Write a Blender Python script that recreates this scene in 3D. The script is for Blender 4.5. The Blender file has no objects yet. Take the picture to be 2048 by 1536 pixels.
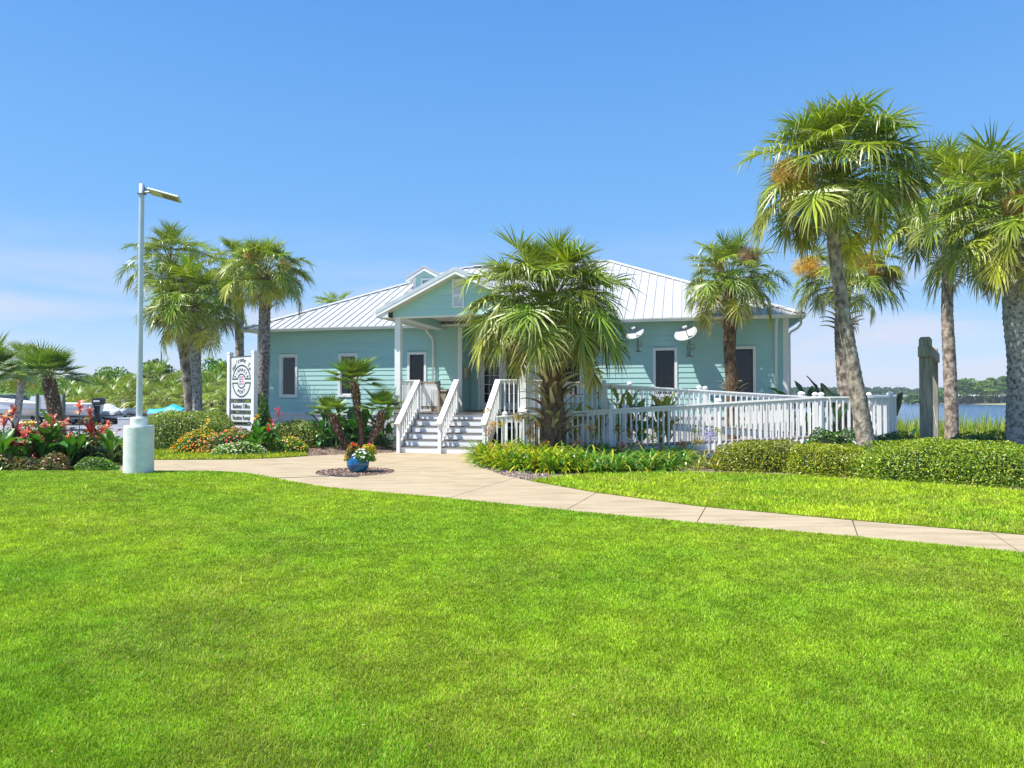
import bpy, bmesh, math, random
import numpy as np
from mathutils import Vector, Matrix, noise
from mathutils.geometry import tessellate_polygon
R_ = random.Random(7)
rng = np.random.default_rng(11)
rad = math.radians
S = bpy.context.scene
C = S.collection

# ------------------------------------------------------------------ camera
H = 1.64                      # eye height above the path
F = 1370.0                    # focal length in pixels of the 2048 px wide frame
PITCH = math.atan(29 / F)
cam = bpy.data.cameras.new('camera'); camo = bpy.data.objects.new('camera', cam)
C.objects.link(camo); S.camera = camo
camo.location = (0, 0, H); camo.rotation_euler = (rad(90) + PITCH, 0, 0)
cam.sensor_width = 36; cam.lens = 36 * F / 2048; cam.clip_start = .1; cam.clip_end = 3000

# ------------------------------------------------------------------ sky and sun
SUN_EL = 58.0
SUN_DIR = Vector((-.945, -.327, 0)).normalized()          # towards the sun, on the ground
W = bpy.data.worlds.new('World'); S.world = W; W.use_nodes = True
nt = W.node_tree; nt.nodes.clear()
N = nt.nodes.new; LK = nt.links.new
wout = N('ShaderNodeOutputWorld'); bg = N('ShaderNodeBackground'); LK(bg.outputs[0], wout.inputs[0])
sky = N('ShaderNodeTexSky'); sky.sky_type = 'NISHITA'; sky.sun_disc = False
sky.sun_elevation = rad(SUN_EL); sky.sun_rotation = math.atan2(SUN_DIR.x, SUN_DIR.y)
sky.air_density = 1.0; sky.dust_density = 0.25; sky.ozone_density = 2.2; sky.altitude = 0
bg.inputs[1].default_value = .118
tc = N('ShaderNodeTexCoord'); sep = N('ShaderNodeSeparateXYZ'); LK(tc.outputs['Generated'], sep.inputs[0])
# thin low clouds: noise on the view direction, flattened, only near the horizon
mp = N('ShaderNodeMapping'); mp.inputs['Scale'].default_value = (1.6, 1.6, 9.0); LK(tc.outputs['Generated'], mp.inputs[0])
nz = N('ShaderNodeTexNoise'); nz.inputs['Scale'].default_value = 2.3; nz.inputs['Detail'].default_value = 7; nz.inputs['Roughness'].default_value = .58
LK(mp.outputs[0], nz.inputs['Vector'])
cr = N('ShaderNodeMapRange'); cr.inputs[1].default_value = .40; cr.inputs[2].default_value = .66; LK(nz.outputs['Fac'], cr.inputs[0])
hr = N('ShaderNodeMapRange'); hr.inputs[1].default_value = .26; hr.inputs[2].default_value = .02; hr.interpolation_type = 'SMOOTHSTEP'
LK(sep.outputs['Z'], hr.inputs[0])
mu = N('ShaderNodeMath'); mu.operation = 'MULTIPLY'; LK(cr.outputs[0], mu.inputs[0]); LK(hr.outputs[0], mu.inputs[1])
mu2 = N('ShaderNodeMath'); mu2.operation = 'MULTIPLY'; mu2.inputs[1].default_value = 1.0; LK(mu.outputs[0], mu2.inputs[0])
hsv = N('ShaderNodeHueSaturation'); hsv.inputs['Saturation'].default_value = 1.12; hsv.inputs['Value'].default_value = 1.2
hsv.inputs['Hue'].default_value = .5
LK(sky.outputs[0], hsv.inputs['Color'])
grad = N('ShaderNodeValToRGB'); LK(sep.outputs['Z'], grad.inputs[0])       # clear summer azure, paler towards the horizon
for k, (p_, c_) in enumerate([(0.0, (3.0, 3.75, 4.8)), (.10, (1.85, 3.1, 4.9)), (.24, (1.0, 2.5, 4.85)), (.5, (.56, 1.82, 4.4)), (1.0, (.45, 1.5, 3.9))]):
    e_ = grad.color_ramp.elements[k] if k < 2 else grad.color_ramp.elements.new(p_)
    e_.position = p_; e_.color = (c_[0] / 7, c_[1] / 7, c_[2] / 7, 1)
gs = N('ShaderNodeVectorMath'); gs.operation = 'SCALE'; gs.inputs['Scale'].default_value = 7; LK(grad.outputs[0], gs.inputs[0])
gmix = N('ShaderNodeMix'); gmix.data_type = 'RGBA'; gmix.inputs[0].default_value = .86; LK(hsv.outputs[0], gmix.inputs[6]); LK(gs.outputs[0], gmix.inputs[7])
mx = N('ShaderNodeMix'); mx.data_type = 'RGBA'; LK(mu2.outputs[0], mx.inputs['Factor']); LK(gmix.outputs[2], mx.inputs[6])
mx.inputs[7].default_value = (3.9, 4.05, 4.75, 1); LK(mx.outputs[2], bg.inputs[0])
sl = bpy.data.lights.new('sun', 'SUN'); sl.energy = 4.4; sl.angle = rad(.53); sl.color = (1, .955, .87)
so = bpy.data.objects.new('sun', sl); C.objects.link(so)
sd = Vector((SUN_DIR.x * math.cos(rad(SUN_EL)), SUN_DIR.y * math.cos(rad(SUN_EL)), math.sin(rad(SUN_EL))))
so.rotation_euler = sd.to_track_quat('Z', 'Y').to_euler(); so.location = sd * 60
S.view_settings.view_transform = 'Standard'; S.view_settings.look = 'None'
S.view_settings.exposure = 0.74; S.view_settings.gamma = 1
S.render.engine = 'CYCLES'; S.cycles.max_bounces = 7; S.cycles.transparent_max_bounces = 10
S.cycles.diffuse_bounces = 4; S.cycles.glossy_bounces = 3; S.cycles.use_denoising = True

# ------------------------------------------------------------------ picture to ground
def ray(px, py):
    x = (px - 1024) / F; z = (768 - py) / F
    return Vector((x, math.cos(PITCH) - z * math.sin(PITCH), math.sin(PITCH) + z * math.cos(PITCH)))
def g(px, py, z=0.0):
    d = ray(px, py); t = (z - H) / d.z
    return (d.x * t, d.y * t)
def at(px, Y):                # world X of a picture column at depth Y
    return (px - 1024) / F * Y
def zat(py, Y):
    return H + (797 - py) / F * Y

A = rad(14.1); CA, SA = math.cos(A), math.sin(A)
HL = Vector((9.37 - 20.5 * CA, 23.3 + 20.5 * SA, 0))      # front left corner of the building
def l2w(x, y, z=0): return Vector((HL.x + x * CA + y * SA, HL.y - x * SA + y * CA, z))

# ------------------------------------------------------------------ materials
MATS = {}
def newmat(name):
    m = bpy.data.materials.new(name); m.use_nodes = True
    t = m.node_tree; b = t.nodes['Principled BSDF']
    return m, t, b
def tex_noise(t, scale, detail=4, rough=.55, coord='Object', stretch=None):
    c = t.nodes.new('ShaderNodeTexCoord'); n = t.nodes.new('ShaderNodeTexNoise')
    n.inputs['Scale'].default_value = scale; n.inputs['Detail'].default_value = detail; n.inputs['Roughness'].default_value = rough
    if stretch:
        mp = t.nodes.new('ShaderNodeMapping'); mp.inputs['Scale'].default_value = stretch
        t.links.new(c.outputs[coord], mp.inputs[0]); t.links.new(mp.outputs[0], n.inputs['Vector'])
    else: t.links.new(c.outputs[coord], n.inputs['Vector'])
    return n
def ramp(t, fac, stops):
    r = t.nodes.new('ShaderNodeValToRGB'); e = r.color_ramp.elements
    while len(e) < len(stops): e.new(.5)
    for q, (p, c) in zip(e, stops): q.position = p; q.color = (*c, 1)
    t.links.new(fac, r.inputs[0]); return r
def bump(t, b, fac, strength, dist):
    n = t.nodes.new('ShaderNodeBump'); n.inputs['Strength'].default_value = strength; n.inputs['Distance'].default_value = dist
    t.links.new(fac, n.inputs['Height']); t.links.new(n.outputs[0], b.inputs['Normal'])
def mat(name, c1, c2=None, scale=3, rough=.6, metal=0, bstr=0, bdist=.01, bscale=None, stretch=None, coord='Object', detail=4, lo=.35, hi=.65, spec=.5):
    if name in MATS: return MATS[name]
    m, t, b = newmat(name)
    b.inputs['Roughness'].default_value = rough; b.inputs['Metallic'].default_value = metal
    b.inputs['Specular IOR Level'].default_value = spec
    c2 = c2 or tuple(x * .85 for x in c1)
    n = tex_noise(t, scale, detail, stretch=stretch, coord=coord)
    r = ramp(t, n.outputs['Fac'], [(lo, c1), (hi, c2)]); t.links.new(r.outputs[0], b.inputs['Base Color'])
    if bstr:
        n2 = tex_noise(t, bscale or scale * 4, 5, stretch=stretch, coord=coord); bump(t, b, n2.outputs['Fac'], bstr, bdist)
    MATS[name] = m; return m
def leafmat(name, rough=.45, trans=.3, spec=.4, tmul=(1.3, 1.35, .6)):
    """colour from the mesh's own 'Col' attribute, a little light passing through"""
    if name in MATS: return MATS[name]
    m, t, b = newmat(name)
    a = t.nodes.new('ShaderNodeAttribute'); a.attribute_name = 'Col'
    oi = t.nodes.new('ShaderNodeObjectInfo'); hs = t.nodes.new('ShaderNodeHueSaturation')
    mr = t.nodes.new('ShaderNodeMapRange'); mr.inputs[3].default_value = .68; mr.inputs[4].default_value = 1.32
    wn = t.nodes.new('ShaderNodeMath'); wn.operation = 'MULTIPLY_ADD'; wn.inputs[1].default_value = 7.31; wn.inputs[2].default_value = 0; wf = t.nodes.new('ShaderNodeMath'); wf.operation = 'FRACT'; t.links.new(oi.outputs['Random'], wn.inputs[0]); t.links.new(wn.outputs[0], wf.inputs[0])
    mh = t.nodes.new('ShaderNodeMapRange'); mh.inputs[3].default_value = .476; mh.inputs[4].default_value = .512; t.links.new(wf.outputs[0], mh.inputs[0]); t.links.new(mh.outputs[0], hs.inputs['Hue'])
    t.links.new(oi.outputs['Random'], mr.inputs[0]); t.links.new(mr.outputs[0], hs.inputs['Value'])
    t.links.new(a.outputs['Color'], hs.inputs['Color'])
    t.links.new(hs.outputs[0], b.inputs['Base Color']); b.inputs['Roughness'].default_value = rough
    b.inputs['Specular IOR Level'].default_value = spec
    tr = t.nodes.new('ShaderNodeBsdfTranslucent'); ml = t.nodes.new('ShaderNodeMix'); ml.data_type = 'RGBA'; ml.blend_type = 'MULTIPLY'
    ml.inputs['Factor'].default_value = 1; t.links.new(hs.outputs[0], ml.inputs[6]); ml.inputs[7].default_value = (*tmul, 1)
    t.links.new(ml.outputs[2], tr.inputs[0])
    ms = t.nodes.new('ShaderNodeMixShader'); ms.inputs[0].default_value = trans
    t.links.new(b.outputs[0], ms.inputs[1]); t.links.new(tr.outputs[0], ms.inputs[2])
    t.links.new(ms.outputs[0], t.nodes['Material Output'].inputs[0])
    MATS[name] = m; return m

WHITE = mat('white_paint', (.90, .90, .89), (.85, .86, .86), 2.5, .5, bstr=.08, bscale=30, stretch=(1, 1, 3))
WORNWHITE = mat('weathered_white_paint', (.78, .78, .77), (.58, .58, .56), 5, .6, bstr=.2, bscale=40, lo=.45, hi=.75)
TEAL = mat('teal_siding_paint', (.43, .69, .665), (.395, .655, .63), 1.6, .62, bstr=.12, bscale=22, bdist=.004, stretch=(.3, 1, 3))
ROOFM = mat('white_roof_metal', (.52, .525, .53), (.47, .475, .485), .5, .5, bstr=.02, bscale=8)
TRIMGREY = mat('pale_grey_flashing', (.60, .65, .70), (.52, .57, .62), 3, .4)
SOFFIT = mat('cream_soffit', (.70, .68, .60), (.62, .60, .53), 2, .7)
DECKB = mat('grey_brown_decking', (.25, .215, .19), (.16, .135, .12), 6, .75, bstr=.3, bscale=20, stretch=(6, .5, 1))
STEPG = mat('worn_grey_stair_tread', (.20, .18, .17), (.11, .095, .09), 8, .75, bstr=.3, bscale=30, stretch=(.5, 6, 1))
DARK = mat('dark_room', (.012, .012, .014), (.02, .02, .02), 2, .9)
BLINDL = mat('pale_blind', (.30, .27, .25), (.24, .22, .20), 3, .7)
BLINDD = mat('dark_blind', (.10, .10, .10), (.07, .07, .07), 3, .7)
METAL = mat('grey_metal', (.30, .31, .32), (.22, .23, .24), 6, .45, .6)
BLACK = mat('black_plastic', (.012, .013, .016), (.02, .02, .024), 6, .35)
BEIGE = mat('beige_plastic', (.50, .44, .34), (.42, .37, .28), 4, .6)
TANBOX = mat('tan_resin', (.42, .35, .25), (.33, .27, .19), 5, .65)
MULCH = mat('mulch_bed', (.21, .145, .10), (.40, .32, .25), 38, .95, bstr=1, bdist=.03, bscale=60, coord='Object', lo=.38, hi=.68, detail=8)
SHELL = mat('pale_gravel', (.46, .40, .33), (.27, .22, .17), 45, .95, bstr=1, bdist=.02, bscale=90, lo=.35, hi=.7, detail=8)
CONC = None
def glass_mat():
    m, t, b = newmat('window_glass')
    tr = t.nodes.new('ShaderNodeBsdfTransparent'); gl = t.nodes.new('ShaderNodeBsdfGlossy'); gl.inputs['Roughness'].default_value = .03
    gl.inputs['Color'].default_value = (.9, .95, 1, 1)
    fr = t.nodes.new('ShaderNodeFresnel'); fr.inputs[0].default_value = 1.42
    ad = t.nodes.new('ShaderNodeMath'); ad.operation = 'ADD'; ad.inputs[1].default_value = .0; t.links.new(fr.outputs[0], ad.inputs[0])
    ms = t.nodes.new('ShaderNodeMixShader'); t.links.new(ad.outputs[0], ms.inputs[0]); t.links.new(tr.outputs[0], ms.inputs[1]); t.links.new(gl.outputs[0], ms.inputs[2])
    tr.inputs[0].default_value = (.62, .66, .68, 1)
    t.links.new(ms.outputs[0], t.nodes['Material Output'].inputs[0]); return m
GLASS = glass_mat()
def conc_mat():
    m, t, b = newmat('beige_concrete')
    b.inputs['Roughness'].default_value = .85; b.inputs['Specular IOR Level'].default_value = .25
    n = tex_noise(t, .9, 6, .62); n2 = tex_noise(t, 60, 3); n3 = tex_noise(t, 2.2, 5, .6, stretch=(.35, 2.2, 1))
    r = ramp(t, n.outputs['Fac'], [(.3, (.43, .335, .215)), (.55, (.495, .40, .262)), (.75, (.40, .305, .19))])
    r2 = ramp(t, n2.outputs['Fac'], [(.3, (.82, .82, .82)), (.7, (1.08, 1.08, 1.08))])
    r3 = ramp(t, n3.outputs['Fac'], [(.32, (.74, .73, .71)), (.45, (.93, .93, .92)), (.6, (1.05, 1.05, 1.05))])
    m1 = t.nodes.new('ShaderNodeMix'); m1.data_type = 'RGBA'; m1.blend_type = 'MULTIPLY'; m1.inputs[0].default_value = 1
    t.links.new(r.outputs[0], m1.inputs[6]); t.links.new(r2.outputs[0], m1.inputs[7])
    m2 = t.nodes.new('ShaderNodeMix'); m2.data_type = 'RGBA'; m2.blend_type = 'MULTIPLY'; m2.inputs[0].default_value = 1
    t.links.new(m1.outputs[2], m2.inputs[6]); t.links.new(r3.outputs[0], m2.inputs[7])
    t.links.new(m2.outputs[2], b.inputs['Base Color']); bump(t, b, n2.outputs['Fac'], .25, .004); return m
CONC = conc_mat()

# ------------------------------------------------------------------ object helpers
def link(o, parent=None):
    C.objects.link(o)
    if parent is not None: o.parent = parent
    return o
def tag(o, label=None, cat=None, group=None, kind=None):
    if label: o['label'] = label
    if cat: o['category'] = cat
    if group: o['group'] = group
    if kind: o['kind'] = kind
    return o
def empty(name, loc=(0, 0, 0), rz=0, label=None, cat=None, group=None, kind=None):
    o = bpy.data.objects.new(name, None); C.objects.link(o); o.location = loc; o.rotation_euler = (0, 0, rz)
    o.empty_display_size = .2
    return tag(o, label, cat, group, kind)
class MB:
    """collects shapes into one mesh"""
    def __init__(s): s.v = []; s.f = []
    def add(s, vs, fs):
        k = len(s.v); s.v += [tuple(p) for p in vs]; s.f += [tuple(i + k for i in f) for f in fs]; return s
    def box(s, x0, x1, y0, y1, z0, z1):
        return s.add([(x0, y0, z0), (x1, y0, z0), (x1, y1, z0), (x0, y1, z0), (x0, y0, z1), (x1, y0, z1), (x1, y1, z1), (x0, y1, z1)],
                     [(0, 3, 2, 1), (4, 5, 6, 7), (0, 1, 5, 4), (1, 2, 6, 5), (2, 3, 7, 6), (3, 0, 4, 7)])
    def beam(s, p, q, w, h, up=(0, 0, 1)):
        p = Vector(p); q = Vector(q); d = (q - p).normalized(); u = Vector(up)
        sx = d.cross(u)
        if sx.length < 1e-4: sx = Vector((1, 0, 0))
        sx.normalize(); sz = sx.cross(d); sx *= w / 2; sz *= h / 2
        vs = [p - sx - sz, p + sx - sz, p + sx + sz, p - sx + sz, q - sx - sz, q + sx - sz, q + sx + sz, q - sx + sz]
        return s.add(vs, [(0, 1, 2, 3), (7, 6, 5, 4), (0, 4, 5, 1), (1, 5, 6, 2), (2, 6, 7, 3), (3, 7, 4, 0)])
    def tube(s, pts, rs, n=10, cap=True):
        pts = [Vector(p) for p in pts]; k0 = len(s.v)
        if not hasattr(rs, '__len__'): rs = [rs] * len(pts)
        prev = None
        for i, p in enumerate(pts):
            d = (pts[min(i + 1, len(pts) - 1)] - pts[max(i - 1, 0)]).normalized()
            if prev is None:
                a = d.orthogonal().normalized()
            else:
                a = prev - d * prev.dot(d); a = a.normalized() if a.length > 1e-5 else d.orthogonal().normalized()
            prev = a; b = d.cross(a)
            for j in range(n):
                t = 2 * math.pi * j / n; s.v.append(tuple(p + (a * math.cos(t) + b * math.sin(t)) * rs[i]))
        for i in range(len(pts) - 1):
            for j in range(n):
                a0 = k0 + i * n + j; a1 = k0 + i * n + (j + 1) % n
                s.f.append((a0, a1, a1 + n, a0 + n))
        if cap:
            s.f.append(tuple(k0 + j for j in range(n))[::-1]); s.f.append(tuple(k0 + (len(pts) - 1) * n + j for j in range(n)))
        return s
    def lathe(s, prof, n=24, c=(0, 0, 0)):
        k0 = len(s.v)
        for r, z in prof:
            for j in range(n):
                t = 2 * math.pi * j / n; s.v.append((c[0] + r * math.cos(t), c[1] + r * math.sin(t), c[2] + z))
        for i in range(len(prof) - 1):
            for j in range(n):
                a0 = k0 + i * n + j; a1 = k0 + i * n + (j + 1) % n; s.f.append((a0, a1, a1 + n, a0 + n))
        return s
    def prism(s, poly, axis, a, b):
        """poly of 2D points extruded along axis: 'y' -> (x,z), 'x' -> (y,z), 'z' -> (x,y)"""
        def P(p, t): return (p[0], t, p[1]) if axis == 'y' else (t, p[0], p[1]) if axis == 'x' else (p[0], p[1], t)
        n = len(poly); k = len(s.v)
        s.v += [P(p, a) for p in poly] + [P(p, b) for p in poly]
        tris = tessellate_polygon([[Vector((p[0], p[1], 0)) for p in poly]])
        s.f += [(k + t[0], k + t[1], k + t[2]) for t in tris] + [(k + n + t[2], k + n + t[1], k + n + t[0]) for t in tris]
        s.f += [(k + i, k + (i + 1) % n, k + n + (i + 1) % n, k + n + i) for i in range(n)]
        return s
    def mesh(s, name, m, smooth=False, fix=True):
        me = bpy.data.meshes.new(name); me.from_pydata(s.v, [], s.f)
        if fix:
            bm = bmesh.new(); bm.from_mesh(me); bmesh.ops.recalc_face_normals(bm, faces=bm.faces); bm.to_mesh(me); bm.free()
        if m is not None:
            for q in (m if isinstance(m, (list, tuple)) else [m]): me.materials.append(q)
        if smooth: me.polygons.foreach_set('use_smooth', [True] * len(me.polygons))
        me.update(); return me
    def obj(s, name, m, parent=None, smooth=False, bevel=0, **kw):
        o = link(bpy.data.objects.new(name, s.mesh(name, m, smooth)), parent)
        if bevel:
            md = o.modifiers.new('bevel', 'BEVEL'); md.width = bevel; md.segments = 2; md.limit_method = 'ANGLE'
        return tag(o, **kw) if kw else o
def inst(name, me, parent=None, loc=(0, 0, 0), rot=(0, 0, 0), sc=1):
    o = bpy.data.objects.new(name, me); link(o, parent); o.location = loc; o.rotation_euler = rot
    o.scale = (sc, sc, sc) if not hasattr(sc, '__len__') else sc
    return o
def np_mesh(name, V, faces, m, cols=None, smooth=False):
    """V (n,3); faces list of (k,3) / (k,4) integer arrays; cols (n,3)"""
    me = bpy.data.meshes.new(name); V = np.asarray(V, np.float32)
    me.vertices.add(len(V)); me.vertices.foreach_set('co', V.ravel())
    li = np.concatenate([np.asarray(f, np.int32).ravel() for f in faces])
    tot = np.concatenate([np.full(len(f), f.shape[1], np.int32) for f in faces])
    st = np.concatenate([[0], np.cumsum(tot)[:-1]]).astype(np.int32)
    me.loops.add(len(li)); me.loops.foreach_set('vertex_index', li)
    me.polygons.add(len(tot)); me.polygons.foreach_set('loop_start', st)
    try: me.polygons.foreach_set('loop_total', tot)
    except Exception: pass
    if smooth: me.polygons.foreach_set('use_smooth', np.ones(len(tot), bool))
    for q in (m if isinstance(m, (list, tuple)) else [m]): me.materials.append(q)
    if cols is not None:
        at_ = me.color_attributes.new('Col', 'FLOAT_COLOR', 'POINT')
        c4 = np.ones((len(V), 4), np.float32); c4[:, :3] = cols; at_.data.foreach_set('color', c4.ravel())
    me.update(calc_edges=True); me.validate(); return me
def nrm(a): return a / np.maximum(np.linalg.norm(a, axis=-1, keepdims=True), 1e-9)
def sst(t): t = np.clip(t, 0, 1); return t * t * (3 - 2 * t)
def inpoly(P, poly):
    x, y = P[:, 0], P[:, 1]; c = np.zeros(len(P), bool); n = len(poly)
    for i in range(n):
        x0, y0 = poly[i]; x1, y1 = poly[(i + 1) % n]
        if y0 == y1: continue
        m = ((y0 > y) != (y1 > y)) & (x < (x1 - x0) * (y - y0) / (y1 - y0) + x0); c ^= m
    return c

# ================================================================== GROUND
def hump(X, Y):       # the lawn swells a little towards the lamp on the left
    X = np.asarray(X, float); Y = np.asarray(Y, float)
    return .2 * sst((-X - 3.2) / 3.0) * sst((Y - 5) / 7) * (1 - sst((Y - 13.4) / 1.5))
SHORE = [(70, -30), (52, 16), (36, 29), (22, 34), (12, 38), (-2, 62), (-14, 120), (-24, 700)]   # water lies right of / beyond this line
def shore_d(X, Y):
    best = np.full(np.shape(X), 1e9); sgn = np.ones(np.shape(X))
    for (x0, y0), (x1, y1) in zip(SHORE[:-1], SHORE[1:]):
        dx, dy = x1 - x0, y1 - y0; t = np.clip(((X - x0) * dx + (Y - y0) * dy) / (dx * dx + dy * dy), 0, 1)
        px, py = x0 + t * dx, y0 + t * dy; d = np.hypot(X - px, Y - py)
        s = np.sign(dx * (Y - y0) - dy * (X - x0)); m = d < best
        best = np.where(m, d, best); sgn = np.where(m, s, sgn)
    return -best * sgn           # positive = over the water
def groundz(X, Y):
    d = shore_d(X, Y)
    return -.10 - 1.75 * sst((d + 6) / 7.5)
ax = np.unique(np.concatenate([np.linspace(-700, -60, 20), np.linspace(-60, 60, 121), np.linspace(60, 500, 16)]))
ay = np.unique(np.concatenate([np.linspace(-40, 0, 10), np.linspace(0, 70, 71), np.linspace(70, 800, 30)]))
GX, GY = np.meshgrid(ax, ay); V = np.stack([GX.ravel(), GY.ravel(), groundz(GX, GY).ravel()], 1)
nx, ny = len(ax), len(ay); idx = np.arange(nx * ny).reshape(ny, nx)
Q = np.stack([idx[:-1, :-1].ravel(), idx[:-1, 1:].ravel(), idx[1:, 1:].ravel(), idx[1:, :-1].ravel()], 1)
SOIL = mat('sandy_soil', (.26, .21, .15), (.14, .15, .07), .35, .95, bstr=.5, bdist=.03, bscale=9)
tag(link(bpy.data.objects.new('ground', np_mesh('ground', V, [Q], SOIL, smooth=True))), kind='structure')

def water_mat():
    m, t, b = newmat('lake_water'); b.inputs['Roughness'].default_value = .12; b.inputs['IOR'].default_value = 1.33
    b.inputs['Base Color'].default_value = (.02, .07, .16, 1)
    n = tex_noise(t, .9, 5, .6, stretch=(.5, 1.6, 1)); n2 = tex_noise(t, .02, 3, stretch=(.3, 1.5, 1))
    r = ramp(t, n2.outputs['Fac'], [(.35, (.025, .085, .20)), (.65, (.04, .12, .25))]); t.links.new(r.outputs[0], b.inputs['Base Color'])
    bump(t, b, n.outputs['Fac'], .9, .25); return m
MB().add([(-60, 20, -1.3), (1500, 20, -1.3), (1500, 1500, -1.3), (-60, 1500, -1.3)], [(0, 1, 2, 3)]).obj('lake_water', water_mat(), kind='structure')

# outline of the path, walked on the ground plane (picture corners of the photograph turned into metres)
low = [g(*p) for p in [(2048, 1106), (1700, 1073), (1390, 1046), (1150, 1023), (900, 997), (740, 983), (600, 970), (430, 956), (305, 948)]]
upp = [g(*p) for p in [(1060, 962), (1190, 985), (1400, 1013), (1700, 1040), (2048, 1070)]]
def ext(a, b, t): return (b[0] + (b[0] - a[0]) * t, b[1] + (b[1] - a[1]) * t)
low = [ext(low[1], low[0], 4)] + low
upp = upp + [ext(upp[-2], upp[-1], 4)]
bedl = [g(*p) for p in [(228, 925), (310, 920), (480, 919), (560, 916), (620, 912)]]
path_poly = low + [g(228, 943), g(150, 940), g(60, 925), g(120, 915), g(200, 916)] + bedl + [g(700, 908), g(787, 905)] + \
    [l2w(8.6, -5.5)[:2], l2w(11.42, -5.5)[:2]] + [g(962, 912), g(946, 921), g(960, 934), g(1005, 950)] + upp
CIRC = [(-3.50 + .86 * math.cos(t), 15.35 + .86 * math.sin(t)) for t in np.linspace(0, 2 * math.pi, 28, endpoint=False)]

def poly_bm(poly, z=0.0):
    bm = bmesh.new(); vs = [bm.verts.new((p[0], p[1], z)) for p in poly]
    for t in tessellate_polygon([[Vector((p[0], p[1], 0)) for p in poly]]):
        try: bm.faces.new([vs[i] for i in t])
        except ValueError: pass
    bmesh.ops.recalc_face_normals(bm, faces=bm.faces)
    for f in bm.faces:
        if f.normal.z < 0: f.normal_flip()
    return bm
def sheet(name, poly, m, z, zf=None, cell=None, parent=None, smooth=True, **kw):
    bm = poly_bm(poly, z)
    if cell:
        xs = [p[0] for p in poly]; ys = [p[1] for p in poly]
        for a0, a1, no in ((min(xs), max(xs), (1, 0, 0)), (min(ys), max(ys), (0, 1, 0))):
            k = math.ceil(a0 / cell) * cell
            while k < a1:
                bmesh.ops.bisect_plane(bm, geom=bm.verts[:] + bm.edges[:] + bm.faces[:], plane_co=Vector(no) * k, plane_no=no); k += cell
    if zf:
        for v in bm.verts: v.co.z = z + float(zf(v.co.x, v.co.y))
    me = bpy.data.meshes.new(name); bm.to_mesh(me); bm.free(); me.materials.append(m)
    if smooth: me.polygons.foreach_set('use_smooth', [True] * len(me.polygons))
    o = link(bpy.data.objects.new(name, me), parent); return tag(o, **kw)

# concrete slabs: the outline cut by the joints, every slab its own piece
def slabs():
    root = empty('path', (0, 0, 0), kind='structure')
    bm = poly_bm(path_poly)
    def J(a, b, xr=(-99, 99)): return (Vector((*g(*a), 0)), Vector((*g(*b), 0)), xr)
    joints = [J((1393, 1046), (1412, 1013), (1.6, 4)), J((1716, 1073), (1705, 1040), (3.2, 6)), J((1130, 1021), (1190, 987), (-.2, 2.2)),
              J((893, 997), (1008, 962), (-2.2, .3)), J((2040, 1104), (1985, 1066), (4.6, 8)), J((560, 967), (664, 953), (-6, -3.9)), J((664, 953), (560, 967), (-6, -3.9)),
              J((750, 933), (873, 909), (-3.4, -1.9)), J((785, 944), (958, 937), (-2.9, -1.0)), J((420, 955), (330, 921), (-8.4, -4.8)), J((545, 921), (650, 937), (-6.3, -3.9))]
    keys = {f: () for f in bm.faces}
    gap = .007
    lay = bm.faces.layers.int.new('cell')
    for k, (a, b, xr) in enumerate(joints):
        d = (b - a).normalized(); n = Vector((-d.y, d.x, 0)); lo = min(a.x, b.x) - .5; hi = max(a.x, b.x) + .5
        def fsel():
            out = []
            for f in bm.faces:
                c = f.calc_center_median()
                if xr[0] < c.x < xr[1]: out.append(f)
            return out
        for x in xr:     # keep each joint inside its own stretch of path
            if abs(x) < 90: bmesh.ops.bisect_plane(bm, geom=bm.verts[:] + bm.edges[:] + bm.faces[:], plane_co=(x, 0, 0), plane_no=(1, 0, 0))
        for s in (-gap, gap):
            fs = fsel(); es = list({e for f in fs for e in f.edges}); vs = list({v for f in fs for v in f.verts})
            bmesh.ops.bisect_plane(bm, geom=vs + es + fs, plane_co=a + n * s, plane_no=n)
        dele = [f for f in fsel() if abs((f.calc_center_median() - a).dot(n)) < gap * .98]
        bmesh.ops.delete(bm, geom=dele, context='FACES')
        for f in fsel():
            if (f.calc_center_median() - a).dot(n) > 0: f[lay] |= (1 << k)
    # circle hole around the pot
    from collections import deque
    seen = set(); n = 0
    bm.faces.ensure_lookup_table()
    for f0 in bm.faces:
        if f0.index in seen: continue
        comp = []; dq = deque([f0]); seen.add(f0.index)
        while dq:
            f = dq.popleft(); comp.append(f)
            for e in f.edges:
                for q in e.link_faces:
                    if q.index not in seen: seen.add(q.index); dq.append(q)
        if sum(f.calc_area() for f in comp) < .02: continue
        vm = {}; vv = []; ff = []
        for f in comp:
            t = []
            for v in f.verts:
                if v not in vm: vm[v] = len(vv); vv.append(v.co.copy())
                t.append(vm[v])
            ff.append(t)
        b2 = bmesh.new(); vs = [b2.verts.new(p) for p in vv]
        for t in ff: b2.faces.new([vs[i] for i in t])
        ex = bmesh.ops.extrude_face_region(b2, geom=b2.faces[:]); 
        for v in ex['geom']:
            if isinstance(v, bmesh.types.BMVert): v.co.z -= .09
        bmesh.ops.recalc_face_normals(b2, faces=b2.faces)
        me = bpy.data.meshes.new('slab'); b2.to_mesh(me); b2.free(); me.materials.append(CONC)
        link(bpy.data.objects.new('slab', me), root); n += 1
    bm.free(); return root
slabs()
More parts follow.
